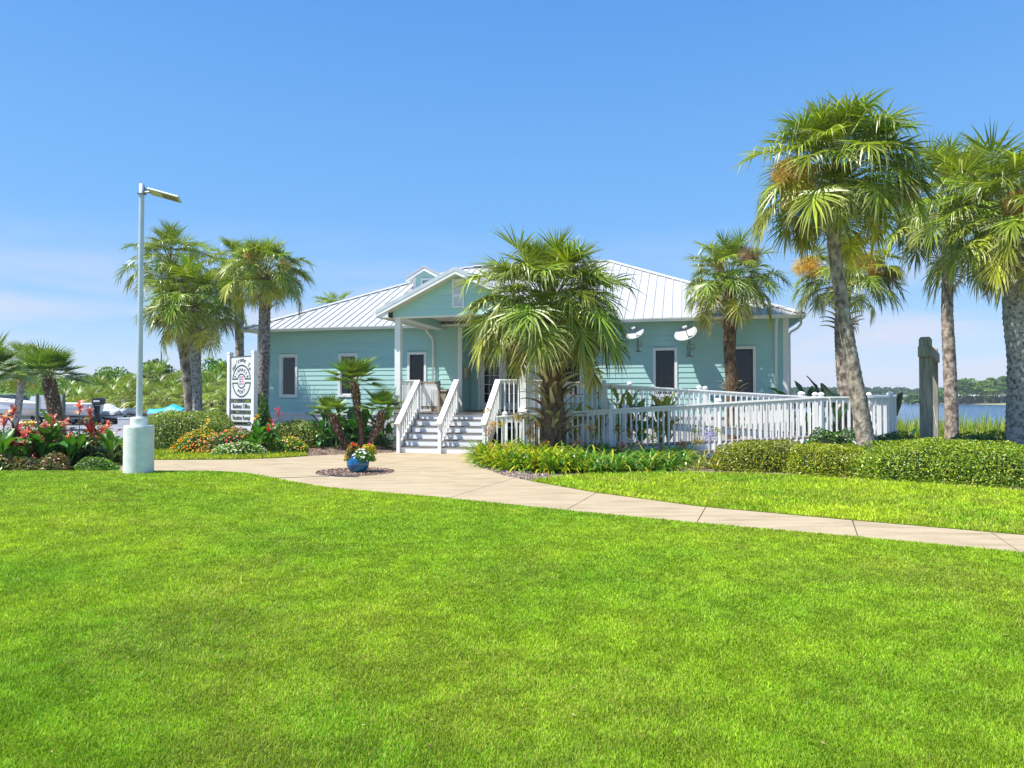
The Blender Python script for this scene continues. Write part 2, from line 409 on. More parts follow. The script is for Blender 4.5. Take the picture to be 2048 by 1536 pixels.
# lawns
LAWN_F = low + [g(228, 940), g(170, 935), g(80, 934), g(0, 941)] + [(-16, 14.5), (-40, 14), (-40, -3), (30, -3), (30, low[0][1] - .5)]
lawn2 = [(p[0] - .02, p[1] + .02) for p in upp[::-1]] + [g(1110, 955), g(1180, 948), g(1260, 946), g(1400, 945), g(1520, 948), g(1640, 954), g(1745, 962), g(1850, 968), g(1950, 975), g(2048, 982), (16, 10.2), (22, 8.6)]
lawn3 = [g(310, 919.5), g(480, 918.5), g(560, 915.5), g(618, 911), g(600, 903), g(560, 904), g(520, 909), g(440, 907), g(380, 900), g(340, 884), g(300, 880), g(235, 884), g(240, 905)]
def lawn_mat():
    m, t, b = newmat('lawn_soil_green'); b.inputs['Roughness'].default_value = .9; b.inputs['Specular IOR Level'].default_value = .15
    n = tex_noise(t, 1.1, 6, .65); n2 = tex_noise(t, 90, 2)
    r = ramp(t, n.outputs['Fac'], [(.3, (.16, .30, .015)), (.55, (.24, .36, .02)), (.75, (.32, .34, .05))])
    r2 = ramp(t, n2.outputs['Fac'], [(.3, (.45, .5, .4)), (.7, (1.2, 1.2, 1.2))])
    m1 = t.nodes.new('ShaderNodeMix'); m1.data_type = 'RGBA'; m1.blend_type = 'MULTIPLY'; m1.inputs[0].default_value = 1
    t.links.new(r.outputs[0], m1.inputs[6]); t.links.new(r2.outputs[0], m1.inputs[7]); t.links.new(m1.outputs[2], b.inputs['Base Color'])
    bump(t, b, n2.outputs['Fac'], .8, .02); return m
LAWNM = lawn_mat()
lz = lambda x, y: hump(x, y)
sheet('lawn', LAWN_F, LAWNM, .004, lz, .6, kind='structure')
sheet('lawn', lawn2, LAWNM, .006, None, None, kind='structure')
sheet('lawn', lawn3, LAWNM, .006, None, None, kind='structure')
# planted beds: gravel and mulch
sheet('mulch_bed', [g(940, 921), g(962, 912), l2w(11.5, -5.4)[:2], l2w(11.5, -.1)[:2], l2w(25, -.5)[:2], (16, 17), (16, 10.5), g(2048, 986), g(1745, 964), g(1400, 948), g(1110, 956), g(1060, 962), g(1005, 951), g(958, 934)], MULCH, -.012, kind='structure')
sheet('gravel_bed', [g(560, 917), g(620, 912.5), g(700, 908.5), g(786, 905.5), l2w(8.6, -5.5)[:2], l2w(8.6, -.1)[:2], l2w(-1, -.1)[:2], g(400, 880), g(560, 903)], MULCH, -.010, kind='structure')
sheet('flower_bed_soil', [(-30, 14.0), g(0, 940, .15), g(80, 936, .15), g(170, 937, .15), g(230, 935, .1), g(226, 922), g(200, 905), (-13, 24), (-30, 24)], mat('dark_mulch', (.10, .07, .05), (.05, .035, .025), 40, .95, bstr=1, bdist=.03), .012, lambda x, y: hump(x, y) * .97, .6, kind='structure')
sheet('mulch_ring', CIRC, MULCH, .004, kind='structure')
sheet('car_park', [(-60, 24), (-10.8, 24), (-9, 30), (-4, 40), (-8, 56), (-60, 60)], mat('pale_asphalt', (.30, .30, .31), (.24, .24, .25), .6, .9, bstr=.3, bscale=60), -.055, kind='structure')

# ---- grass blades: one tuftless sheet of single blades, denser near the viewer
GRASS = leafmat('grass_blade', .5, .35, .3, (1.25, 1.25, .5))
def fnoise(P, s, seed=0.0):
    out = np.empty(len(P), np.float32)
    for i, (x, y) in enumerate(P): out[i] = noise.noise(Vector((x * s, y * s, seed)))
    return out
def grid_noise(P, s, seed):
    """cheap smooth noise looked up on a grid (vectorised value noise, three octaves)"""
    r = np.random.default_rng(seed); T = r.random((64, 64)); out = 0; amp = 1; tot = 0
    for o in range(4):
        q = P * s * 2 ** o; i = np.floor(q).astype(int); f = q - i; f = f * f * (3 - 2 * f)
        a = T[i[:, 0] % 64, i[:, 1] % 64]; b = T[(i[:, 0] + 1) % 64, i[:, 1] % 64]; c = T[i[:, 0] % 64, (i[:, 1] + 1) % 64]; d = T[(i[:, 0] + 1) % 64, (i[:, 1] + 1) % 64]
        out = out + amp * ((a * (1 - f[:, 0]) + b * f[:, 0]) * (1 - f[:, 1]) + (c * (1 - f[:, 0]) + d * f[:, 0]) * f[:, 1]); tot += amp; amp *= .6
    return out / tot
def blades(name, poly, n, rmin, rmax, xw, zf, h0, k=1.0, colshift=(1, 1, 1)):
    r = rmin * (rmax / rmin) ** rng.random(n * 2); x = (rng.random(n * 2) * 2 - 1) * r * xw
    P = np.stack([x, r], 1); P = P[inpoly(P, poly)][:n]; n = len(P)
    d = P[:, 1]; h = h0 * (.55 + .7 * rng.random(n)) * (1 + .03 * d); w = (.0022 + .00125 * d) * k * (.7 + .6 * rng.random(n))
    patch = grid_noise(P + 50, .55, 3); fine = grid_noise(P + 50, 3.1, 5); straw = rng.random(n)
    tall = rng.random(n) < .004; h = np.where(tall, h * 2.2, h); h *= .75 + .5 * fine
    th = rng.random(n) * 2 * math.pi; lean = (.25 + .55 * rng.random(n)) * h
    z = zf(P[:, 0], P[:, 1])
    b0 = np.stack([P[:, 0] - np.cos(th) * w, P[:, 1] - np.sin(th) * w * .6, z], 1); b1 = np.stack([P[:, 0] + np.cos(th) * w, P[:, 1] + np.sin(th) * w * .6, z], 1)
    ph = rng.random(n) * 2 * math.pi
    tip = np.stack([P[:, 0] + np.cos(ph) * lean, P[:, 1] + np.sin(ph) * lean, z + h], 1)
    V = np.stack([b0, b1, tip], 1).reshape(-1, 3); Fc = np.arange(3 * n).reshape(-1, 3)
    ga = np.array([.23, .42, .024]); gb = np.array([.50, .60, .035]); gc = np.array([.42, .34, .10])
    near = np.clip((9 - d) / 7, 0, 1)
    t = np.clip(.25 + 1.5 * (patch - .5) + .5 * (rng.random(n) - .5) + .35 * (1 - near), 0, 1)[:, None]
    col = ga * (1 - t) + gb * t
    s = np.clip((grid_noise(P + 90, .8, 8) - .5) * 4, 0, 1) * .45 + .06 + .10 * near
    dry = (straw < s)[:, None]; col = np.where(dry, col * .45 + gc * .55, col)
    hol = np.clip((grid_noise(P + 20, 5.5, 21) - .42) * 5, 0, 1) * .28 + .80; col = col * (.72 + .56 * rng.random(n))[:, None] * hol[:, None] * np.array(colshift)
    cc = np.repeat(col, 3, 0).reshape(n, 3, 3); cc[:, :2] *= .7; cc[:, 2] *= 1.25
    o = link(bpy.data.objects.new(name, np_mesh(name, V, [Fc], GRASS, cc.reshape(-1, 3))))
    return tag(o, 'bright green mown lawn grass' if 0 else None, None, kind='stuff')
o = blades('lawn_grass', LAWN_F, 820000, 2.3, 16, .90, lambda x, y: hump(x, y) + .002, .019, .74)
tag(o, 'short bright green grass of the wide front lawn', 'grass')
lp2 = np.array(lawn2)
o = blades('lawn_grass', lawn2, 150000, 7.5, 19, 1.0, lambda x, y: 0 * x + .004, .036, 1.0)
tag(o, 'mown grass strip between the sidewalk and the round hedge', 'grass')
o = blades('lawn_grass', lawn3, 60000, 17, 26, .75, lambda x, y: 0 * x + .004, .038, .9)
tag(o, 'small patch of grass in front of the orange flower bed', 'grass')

# loose chips on mulch and gravel
def chips(name, polys, n, cols, lab, z=0.0, size=.016):
    allP = []
    for poly in polys:
        a = np.array(poly); lo, hi = a.min(0), a.max(0); P = lo + rng.random((n * 3, 2)) * (hi - lo); P = P[inpoly(P, poly)][:n]; allP.append(P)
    P = np.concatenate(allP); n = len(P)
    D = nrm(rng.normal(size=(n, 3)) * [1, 1, .35]); U = nrm(np.cross(D, rng.normal(size=(n, 3))))
    L = size * (.5 + rng.random(n))[:, None]; Wd = size * .45 * (.5 + rng.random(n))[:, None]
    c = np.stack([P[:, 0], P[:, 1], z + .008 + .012 * rng.random(n)], 1); nn = nrm(np.cross(D, U))
    V = np.stack([c - D * L - U * Wd, c + D * L - U * Wd, c + D * L + U * Wd, c - D * L + U * Wd, c + nn * Wd * .9], 1).reshape(-1, 3)
    b = np.arange(n)[:, None] * 5
    T = np.concatenate([b + [0, 1, 4], b + [1, 2, 4], b + [2, 3, 4], b + [3, 0, 4]])
    cl = np.array(cols)[rng.integers(0, len(cols), n)] * (.7 + .6 * rng.random((n, 1)))
    o = link(bpy.data.objects.new(name, np_mesh(name, V, [T], leafmat('chips', .9, .02, .1), np.repeat(cl, 5, 0))))
    return tag(o, lab, 'mulch', kind='stuff')
CH = [(.22, .13, .08), (.33, .24, .17), (.5, .43, .36), (.12, .08, .05), (.42, .33, .25)]
chips('mulch_chips', [CIRC], 2600, CH, 'brown bark chips in the round cutout under the blue pot')
chips('mulch_chips', [[g(600, 912.5), g(700, 908.5), g(786, 905.5), l2w(8.5, -5.4)[:2], l2w(8.5, -3)[:2], g(640, 880), g(560, 903)]], 9000, CH, 'bark chips in the bed left of the stairs', -.008)
chips('mulch_chips', [[g(942, 921), g(962, 912), g(1100, 930), g(1400, 942), g(1440, 948), g(1110, 957), g(1062, 961), g(1005, 951), g(958, 934)]], 6000,
      [(.5, .45, .38), (.4, .34, .28), (.3, .2, .13), (.55, .5, .44)], 'pale stones and chips edging the lily bed', -.01)
chips('mulch_chips', [[g(1440, 946), g(1745, 962), g(2048, 984), (12, 11.2), (12, 12.5), (6, 15.5)]], 5000, CH, 'bark chips at the foot of the round hedge', -.01)

# ================================================================== OFFICE BUILDING
RZ = -A
house = empty('office_building', HL, RZ, 'single storey teal clapboard building with a white ribbed metal hip roof and front porch', 'building')
LEN = 20.5; DEP = 13.4; SLOPE = 3.5 / 7.16; OV = .46; EZ = 4.45
def roofz(y): return EZ + SLOPE * (y + OV)
# plain body: side and rear walls and the dark interior (behind the boards)
m = MB(); m.box(.03, .25, .3, DEP, .0, 4.4); m.box(LEN - .25, LEN - .03, .3, DEP, 0, 4.4); m.box(.25, LEN - .25, DEP - .2, DEP, 0, 4.4)
m.obj('wall', TEAL, house)
RX0, RX1, RY = 8.87, 11.36, 1.08
WIN = [(1.04, 1.85, 1.68, 3.44, 'grey'), (3.68, 4.50, 1.70, 3.44, 'screen'), (6.64, 7.43, 1.70, 3.44, 'dark'), (12.55, 13.49, 1.70, 3.44, 'dark'), (16.02, 16.86, 1.70, 3.44, 'dark'), (18.63, 19.49, 1.70, 3.44, 'dark')]
# sheathing with real openings, 14 cm behind the boards' face
m = MB()
def wallband(m, x0, x1, y0, y1, z0, z1, holes):
    xs = x0
    for a, b, c, d in sorted(holes):
        m.box(xs, a, y0, y1, z0, z1); m.box(a, b, y0, y1, z0, c); m.box(a, b, y0, y1, d, z1); xs = b
    m.box(xs, x1, y0, y1, z0, z1)
hl = [(a + .07, b - .07, c + .07, d - .07) for a, b, c, d, _ in WIN]
wallband(m, .02, RX0 - .01, .03, .20, 0, 4.42, hl[:3]); wallband(m, RX1 + .01, LEN - .02, .03, .20, 0, 4.42, hl[3:])
m.box(RX0 - .16, RX0 - .03, .03, RY + .12, 1.17, 4.7); m.box(RX1 + .03, RX1 + .16, .03, RY + .12, 1.17, 4.7)
m.box(RX0, RX0 + .36, RY + .03, RY + .15, 1.17, 4.7); m.box(11.16, RX1, RY + .03, RY + .15, 1.17, 4.7); m.box(RX0 + .36, 11.16, RY + .03, RY + .15, 3.45, 4.7)
m.obj('sheathing', TEAL, house)
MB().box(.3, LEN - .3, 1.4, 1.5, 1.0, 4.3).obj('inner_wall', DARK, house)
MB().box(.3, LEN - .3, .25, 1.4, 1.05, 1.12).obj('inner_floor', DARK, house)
ROWH = .187; BZ = 1.07
def board(x0, x1, z0, z1, y=0.0, name='siding_board', wall='f'):
    """one lapped board: bottom edge proud"""
    m = MB(); lo, hi = -.022, -.006
    vs = [(x0, y + lo, z0), (x1, y + lo, z0), (x1, y + .03, z0), (x0, y + .03, z0), (x0, y + hi, z1), (x1, y + hi, z1), (x1, y + .03, z1), (x0, y + .03, z1)]
    m.add(vs, [(0, 3, 2, 1), (4, 5, 6, 7), (0, 1, 5, 4), (1, 2, 6, 5), (2, 3, 7, 6), (3, 0, 4, 7)])
    if wall == 'l': m.v = [(RX0 - (v[1]) * 1.0 - .0, v[0], v[2]) for v in m.v]       # facing right
    if wall == 'r': m.v = [(RX1 + v[1], v[0], v[2]) for v in m.v]
    return m.obj(name, TEAL, house)
def rows(x0, x1, z0, z1, holes=(), y=0.0, wall='f'):
    z = z0
    while z < z1 - .02:
        zt = min(z + ROWH, z1); zc = (z + zt) / 2; segs = []; xs = x0
        for a, b, c, d in sorted(holes):
            if c < zc < d: segs.append((xs, a)); xs = b
        segs.append((xs, x1))
        for a, b in segs:
            L = b - a; k = 1
            if L > 5: k = 2; 
            cut = a + L * R_.uniform(.35, .65)
            for p, q in ([(a, b)] if k == 1 else [(a, cut - .0015), (cut + .0015, b)]):
                board(p, q, z + .001, zt, y, wall=wall)
        z = zt
trim = [(a + .03, b - .03, c + .02, d - .02) for a, b, c, d, _ in WIN]
rows(.10, 8.71, BZ, 4.37, trim[:3]); rows(11.57, LEN - .13, BZ, 4.37, trim[3:])
rows(8.05, 8.71, 4.371, 4.56); rows(11.57, 12.1, 4.371, 4.56)
rows(.02, RY - .02, 1.18, 4.56, wall='l'); rows(.02, RY - .02, 1.18, 4.56, wall='r')
rows(RX0 + .03, 9.19, 1.18, 4.56, y=RY); rows(11.20, RX1 - .03, 1.18, 4.56, y=RY); rows(9.19, 11.2, 3.52, 4.56, y=RY)
for a, b, z1 in ((0.0, .10, 4.37), (8.71, 8.875, 4.55), (11.415, 11.57, 4.55), (LEN - .13, LEN + .02, 4.37)):
    MB().box(a, b, -.034, .05, 1.0, z1).obj('corner_board', WHITE, house)
MB().box(LEN + .0201, LEN + .05, -.034, .14, 1.0, 4.37).obj('corner_board', WHITE, house)
# skirting under the siding
for z0, z1, y in ((.70, .995, -.02), (.36, .69, -.02), (.02, .35, -.02)):
    for a, b in ((0, 7.9), (12.4, LEN)): MB().box(a, b, y, .028, z0, z1).obj('skirt_board', WORNWHITE, house)
for a, b in ((0, 8.7), (11.58, LEN)): MB().box(a, b, -.06, .028, 1.0, 1.065).obj('ledge_trim', WHITE, house)
# windows
def window(i, x0, x1, z0, z1, kind):
    w = MB(); t = .095; y0, y1 = -.045, .02
    w.box(x0, x0 + t, y0, y1, z0, z1); w.box(x1 - t, x1, y0, y1, z0, z1)
    w.box(x0 + t, x1 - t, y0 + .003, y1, z1 - t, z1); w.box(x0 + t, x1 - t, y0 + .003, y1, z0, z0 + t)
    f = w.obj('window', WHITE, house)
    if kind != 'dark': f['label'] = 'window with a closed pale blind' if kind == 'grey' else 'window with a flat grey screen'
    a, b, c, d = x0 + t, x1 - t, z0 + t, z1 - t
    s = MB(); k = .035
    s.box(a, a + k, .021, .06, c, d); s.box(b - k, b, .021, .06, c, d); s.box(a + k, b - k, .021, .06, d - k, d); s.box(a + k, b - k, .021, .06, c, c + k)
    s.obj('sash', mat('bronze_sash', (.06, .055, .05)) if kind == 'dark' else WORNWHITE, f)
    MB().box(a + k, b - k, .040, .044, c + k, d - k).obj('pane', GLASS, f)
    q = MB(); n = int((d - c) / .045)
    if kind == 'screen': q.box(a, b, .075, .08, c, d)
    else:
        zb = c if kind == 'grey' else c + .25 * (d - c) * (i % 2) * .0
        for j in range(n):
            z = d - (j + .5) * .045
            if z < zb: break
            if kind == 'grey': q.add([(a, .085, z - .022), (b, .085, z - .022), (b, .105, z + .018), (a, .105, z + .018)], [(0, 1, 2, 3)])
            else: q.add([(a, .08, z - .004), (b, .08, z - .004), (b, .12, z + .006), (a, .12, z + .006)], [(0, 1, 2, 3)])
        for xx in (a + .18, b - .18): q.box(xx - .002, xx + .002, .078, .079, c, d)
    q.obj('blind', {'grey': BLINDL, 'screen': mat('grey_screen', (.27, .29, .33), (.25, .27, .31)), 'dark': mat('dim_blind_slat', (.15, .145, .13))}[kind], f)
    return f
for i, (a, b, c, d, k) in enumerate(WIN): window(i, a, b, c, d, k)
# french doors in the recess
def frenchdoor():
    x0, x1, z0, z1 = 9.19, 11.2, 1.18, 3.52
    fr = MB(); fr.box(x0, x0 + .1, RY - .05, RY + .05, z0, z1); fr.box(x1 - .1, x1, RY - .05, RY + .05, z0, z1); fr.box(x0 + .1, x1 - .1, RY - .047, RY + .05, z1 - .1, z1)
    fr.obj('door_frame', WHITE, house)
    mid = (x0 + x1) / 2
    for a, b, s in ((x0 + .105, mid - .004, 1), (mid + .004, x1 - .105, -1)):
        d = MB(); y0, y1 = RY - .02, RY + .03; zz0, zz1 = z0 + .02, z1 - .11; k = .15
        d.box(a, a + k, y0, y1, zz0, zz1); d.box(b - k, b, y0, y1, zz0, zz1); d.box(a + k, b - k, y0 + .001, y1, zz1 - k, zz1); d.box(a + k, b - k, y0 + .001, y1, zz0, zz0 + .28)
        dd = d.obj('door', WHITE, house)
        MB().box(a + k, b - k, RY, RY + .006, zz0 + .28, zz1 - k).obj('pane', GLASS, dd)
        mm = MB(); W_ = b - a - 2 * k; Hh = zz1 - k - zz0 - .28
        for j in (1, 2): mm.box(a + k + W_ * j / 3 - .01, a + k + W_ * j / 3 + .01, RY - .012, RY - .001, zz0 + .28, zz1 - k)
        for j in range(1, 5): mm.box(a + k, b - k, RY - .015, RY - .003, zz0 + .28 + Hh * j / 5 - .01, zz0 + .28 + Hh * j / 5 + .01)
        mm.obj('muntin', WHITE, dd)
        hx = b - .06 if s > 0 else a + .06
        h = MB(); h.tube([(hx, RY - .02, 2.15), (hx, RY - .08, 2.15), (hx - s * .1, RY - .08, 2.15)], .012, 8); h.obj('handle', METAL, dd)
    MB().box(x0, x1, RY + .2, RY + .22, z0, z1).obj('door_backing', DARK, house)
frenchdoor()
# soffit, fascia, gutter
MB().box(-OV + .04, LEN + OV - .04, -OV + .04, .03, 4.372, 4.395).obj('soffit', SOFFIT, house)
MB().box(LEN + .051, LEN + OV - .04, .031, DEP + OV - .04, 4.372, 4.395).obj('soffit', SOFFIT, house)
MB().box(-OV + .04, -.0, .031, DEP + OV - .04, 4.372, 4.395).obj('soffit', SOFFIT, house)
def gutter(p, q, side, parent=house):
    """K-style gutter run; side is the outward unit vector"""
    p, q = Vector(p), Vector(q); s = Vector(side)
    prof = [(0, 0), (.0, -.115), (.075, -.115), (.088, -.055), (.115, -.03), (.12, .005), (.108, .005), (.10, -.025), (.07, -.10), (.012, -.10), (.012, 0)]
    m = MB(); n = len(prof); vs = [tuple(p + s * a + Vector((0, 0, b))) for a, b in prof] + [tuple(q + s * a + Vector((0, 0, b))) for a, b in prof]
    fs = [(i, (i + 1) % n, n + (i + 1) % n, n + i) for i in range(n)]
    m.add(vs, fs); tp = [Vector((a, b, 0)) for a, b in prof]
    for t in tessellate_polygon([tp]): m.f += [tuple(t), tuple(n + k for k in t[::-1])]
    return m.obj('gutter', WHITE, parent)
e = OV - .04
m = MB(); m.box(-e, LEN + e, -e - .022, -e, 4.372, EZ + .005); m.box(LEN + e, LEN + e + .022, -e, DEP + e, 4.372, EZ + .005); m.box(-e - .022, -e, -e, DEP + e, 4.372, EZ + .005)
m.obj('fascia', WHITE, house)
gutter((-e - .1, -e - .0221, EZ - .005), (7.60, -e - .0221, EZ - .005), (0, -1, 0)); gutter((12.68, -e - .0221, EZ - .005), (LEN + e + .1, -e - .0221, EZ - .005), (0, -1, 0))
gutter((LEN + e + .0221, -e + .01, EZ - .005), (LEN + e + .0221, DEP, EZ - .005), (1, 0, 0))
# roof: one panel per rib bay on the front slope, cut by the hips, rib raised along its edge
RW = LEN + 2 * OV; HR = (DEP + 2 * OV) / 2; PW = .3305; NP = round(RW / PW); PW = RW / NP
def fslope(u, d, up=0.0):           # u along the eave, d plan distance up from the eave
    return (-OV + u, -OV + d, EZ + SLOPE * d + up)
for i in range(NP):
    u0, u1 = i * PW, (i + 1) * PW
    d0 = min(HR, u0, RW - u0); d1 = min(HR, u1, RW - u1)
    if d0 < .001 and d1 < .001: continue
    m = MB(); t = .012
    us = [u0 + .001, u1 - .001]
    um = None
    m.add([fslope(us[0], -.05), fslope(us[1], -.05), fslope(us[1], d1), fslope(us[0], d0),
           fslope(us[0], -.05, t), fslope(us[1], -.05, t), fslope(us[1], d1, t), fslope(us[0], d0, t)],
          [(0, 1, 2, 3), (4, 7, 6, 5), (0, 4, 5, 1), (1, 5, 6, 2), (2, 6, 7, 3), (3, 7, 4, 0)])
    if i:
        a, b = u0 - .026, u0 + .026; c, dd = u0 - .012, u0 + .012; hh = .052
        m.add([fslope(a, -.055, t), fslope(b, -.055, t), fslope(dd, -.055, hh), fslope(c, -.055, hh), fslope(a, d0, t), fslope(b, d0, t), fslope(dd, d0, hh), fslope(c, d0, hh)],
              [(0, 1, 2, 3), (4, 7, 6, 5), (0, 4, 5, 1), (1, 5, 6, 2), (2, 6, 7, 3), (3, 7, 4, 0)])
    m.obj('roof_panel', ROOFM, house)
    if i and 0 < d0:                 # dark foam closure showing under the rib end
        MB().box(-OV + u0 - .022, -OV + u0 + .022, -OV - .053, -OV - .045, EZ - .02, EZ + .012).obj('rib_closure', BLACK, house)
# other three slopes
xl, xr, yb, yt, zr = -OV, LEN + OV, -OV, DEP + OV, EZ + SLOPE * HR; ym = (yb + yt) / 2
m = MB(); m.add([(xl, yb, EZ), (xl, yt, EZ), (xl + HR, ym, zr)], [(0, 2, 1)]); m.add([(xr, yb, EZ), (xr, yt, EZ), (xr - HR, ym, zr)], [(0, 1, 2)])
m.add([(xl, yt, EZ), (xr, yt, EZ), (xr - HR, ym, zr), (xl + HR, ym, zr)], [(0, 1, 2, 3)]); m.v = [(a, b, c - .003) for a, b, c in m.v]
for k in range(1, 40):
    d = k * .34
    if d < HR * 2 - .1:
        dd = min(d, 2 * HR - d)
        for x, s in ((xl, 1), (xr, -1)): m.beam((x, yb + d, EZ + .015), (x + s * dd, yb + d, EZ + SLOPE * dd + .015), .03, .03)
m.obj('roof', ROOFM, house)
def ridgecap(p, q, w=.15):
    p, q = Vector(p), Vector(q); d = (q - p).normalized(); s = Vector((d.y, -d.x, 0)).normalized(); up = Vector((0, 0, 1))
    m = MB(); dr = .062
    for k, (x, y) in enumerate(((s, 1), (-s, 1))):
        m.add([tuple(v) for v in (p + up * .085, q + up * .085, q + x * w + up * (.085 - dr), p + x * w + up * (.085 - dr),
                                   p + up * .060, q + up * .060, q + x * w + up * (.060 - dr), p + x * w + up * (.060 - dr))],
              [(0, 1, 2, 3), (4, 7, 6, 5), (0, 4, 5, 1), (1, 5, 6, 2), (2, 6, 7, 3), (3, 7, 4, 0)])
    return m.obj('ridge_cap', ROOFM, house)
ridgecap((xl, yb, EZ), (xl + HR, ym, zr)); ridgecap((xr, yb, EZ), (xr - HR, ym, zr)); ridgecap((xl + HR, ym, zr), (xr - HR, ym, zr))
ridgecap((xl + HR + .55, ym, zr + .05), (xr - HR - .55, ym, zr + .05), .17)
# dormer
def dormer(cx, y, zb=6.55):
    hw = .60; ez, azw = 7.07, 7.40
    yb_ = y + 2.2
    b = MB(); b.prism([(cx - hw, zb), (cx + hw, zb), (cx + hw, ez), (cx, azw), (cx - hw, ez)], 'y', y, y + 1.9); d = b.obj('dormer', TEAL, house)
    for s in (-1, 1):
        MB().prism([(cx + s * (hw - .12), zb), (cx + s * (hw + .02), zb), (cx + s * (hw + .02), ez), (cx + s * (hw - .12), ez + .06)], 'y', y - .03, y + .06).obj('corner_board', WHITE, d)
    r = MB(); sl_ = (azw - ez) / hw; o = .27
    for s in (-1, 1):
        r.prism([(cx, azw + .17), (cx + s * (hw + o), azw + .17 - sl_ * (hw + o)), (cx + s * (hw + o), azw + .11 - sl_ * (hw + o)), (cx, azw + .11)], 'y', y - .32, y + 3.0)
    r.obj('roof', ROOFM, d)
    r = MB()
    for s in (-1, 1): r.prism([(cx, azw + .108), (cx + s * (hw + o - .02), azw + .108 - sl_ * (hw + o - .02)), (cx + s * (hw + o - .02), azw - .05 - sl_ * (hw + o - .02)), (cx, azw - .05)], 'y', y - .29, y - .24)
    for s in (-1, 1): r.prism([(cx, azw + .105), (cx + s * (hw + o - .02), azw + .105 - sl_ * (hw + o - .02)), (cx + s * (hw + o - .02), azw + .02 - sl_ * (hw + o - .02)), (cx, azw + .02)], 'y', y - .24, y + 1.2)
    r.obj('rake_trim', WHITE, d)
    w = MB(); a, b_, c, e_ = cx - .24, cx + .26, zb, 7.04
    w.box(a, a + .07, y - .04, y + .01, c, e_); w.box(b_ - .07, b_, y - .04, y + .01, c, e_); w.box(a + .07, b_ - .07, y - .038, y + .01, e_ - .07, e_); w.obj('window', WHITE, d)
    q = MB(); z = zb + .05
    while z < e_ - .1: q.add([(a + .07, y - .03, z), (b_ - .07, y - .03, z), (b_ - .07, y - .005, z + .05), (a + .07, y - .005, z + .05)], [(0, 1, 2, 3)]); z += .05
    q.obj('louver', mat('grey_blue_louver', (.45, .52, .60)), d)
dormer(5.86, 3.96)
# ---- front porch (part of the building)
PX0, PX1, PYF = 7.89, 12.39, -4.20; PC = (PX0 + PX1) / 2; PS = .475
m = MB(); m.box(PX0 + .30, PX1 - .30, PYF + .25, RY, 4.55, 4.57); m.obj('porch_ceiling', SOFFIT, house)
for x0, x1 in ((PX0, PX0 + .28), (PX1 - .28, PX1)):
    MB().box(x0, x1, PYF + .24, -.04, 4.30, 4.62).obj('porch_beam', TEAL, house)
    MB().box(x0 - .01, x1 + .01, PYF + .23, -.04, 4.262, 4.299).obj('beam_trim', WHITE, house)
MB().box(PX0, PX1, PYF, PYF + .22, 4.262, 4.30).obj('beam_trim', WHITE, house)
# gable wall boards, each trimmed to the roof line
def gtop(x): return 5.55 - PS * abs(x - PC)
z = 4.302
MB().prism([(PX0 + .02, 4.31), (PX1 - .02, 4.31), (PX1 - .02, gtop(PX1) - .02), (PC, 5.53), (PX0 + .02, gtop(PX0) - .02)], 'y', PYF + .03, PYF + .2).obj('gable_wall', TEAL, house)
VX0, VX1, VZ0, VZ1 = PC - .20, PC + .20, 4.52, 5.44
while z < 5.54:
    zt = z + .213
    for side in (-1, 1):
        def xe(zz):  # outer end at height zz
            return min(PX1 - PC, (5.55 - zz) / PS)
        xi = .20 if VZ0 < (z + zt) / 2 < VZ1 else 0.0
        o0, o1 = xe(z), xe(min(zt, 5.55))
        if o0 <= xi + .02: continue
        zz1 = min(zt, 5.55); o1 = max(o1, xi)
        if o1 <= xi: zz1 = 5.55 - PS * xi; o1 = xi + .001
        lo, hi = -.022, -.006
        P = [(xi, z), (o0, z)]
        zk = gtop(PX1)
        if o0 >= PX1 - PC - 1e-4 and zz1 > zk > z: P.append((o0, zk))
        P += [(o1, zz1), (xi, zz1)]
        n = len(P); vs = []
        for yy in (0, 1):
            for a, b in P: vs.append((PC + side * a, PYF + ((lo + (hi - lo) * (b - z) / .213) if yy == 0 else .028), b))
        fs = [tuple(range(n)), tuple(range(n, 2 * n))[::-1]] + [(i, (i + 1) % n, n + (i + 1) % n, n + i) for i in range(n)]
        MB().add(vs, fs).obj('siding_board', TEAL, house)
    z = zt + .001
v = MB(); t = .055; y0 = PYF - .05
v.box(VX0, VX0 + t, y0, PYF, VZ0, VZ1); v.box(VX1 - t, VX1, y0, PYF, VZ0, VZ1)
for a, b in ((VZ1 - .07, VZ1), (VZ0, VZ0 + .06), (4.87, 4.96)): v.box(VX0 + t, VX1 - t, y0 + .002, PYF, a, b)
vent = v.obj('gable_vent', WHITE, house)
q = MB(); z = VZ0 + .07
while z < VZ1 - .1:
    if not 4.85 < z < 4.95: q.add([(VX0 + t, y0 + .010, z), (VX1 - t, y0 + .010, z), (VX1 - t, PYF - .026, z + .033), (VX0 + t, PYF - .026, z + .033)], [(0, 1, 2, 3)])
    z += .034
q.obj('louver', WHITE, vent)
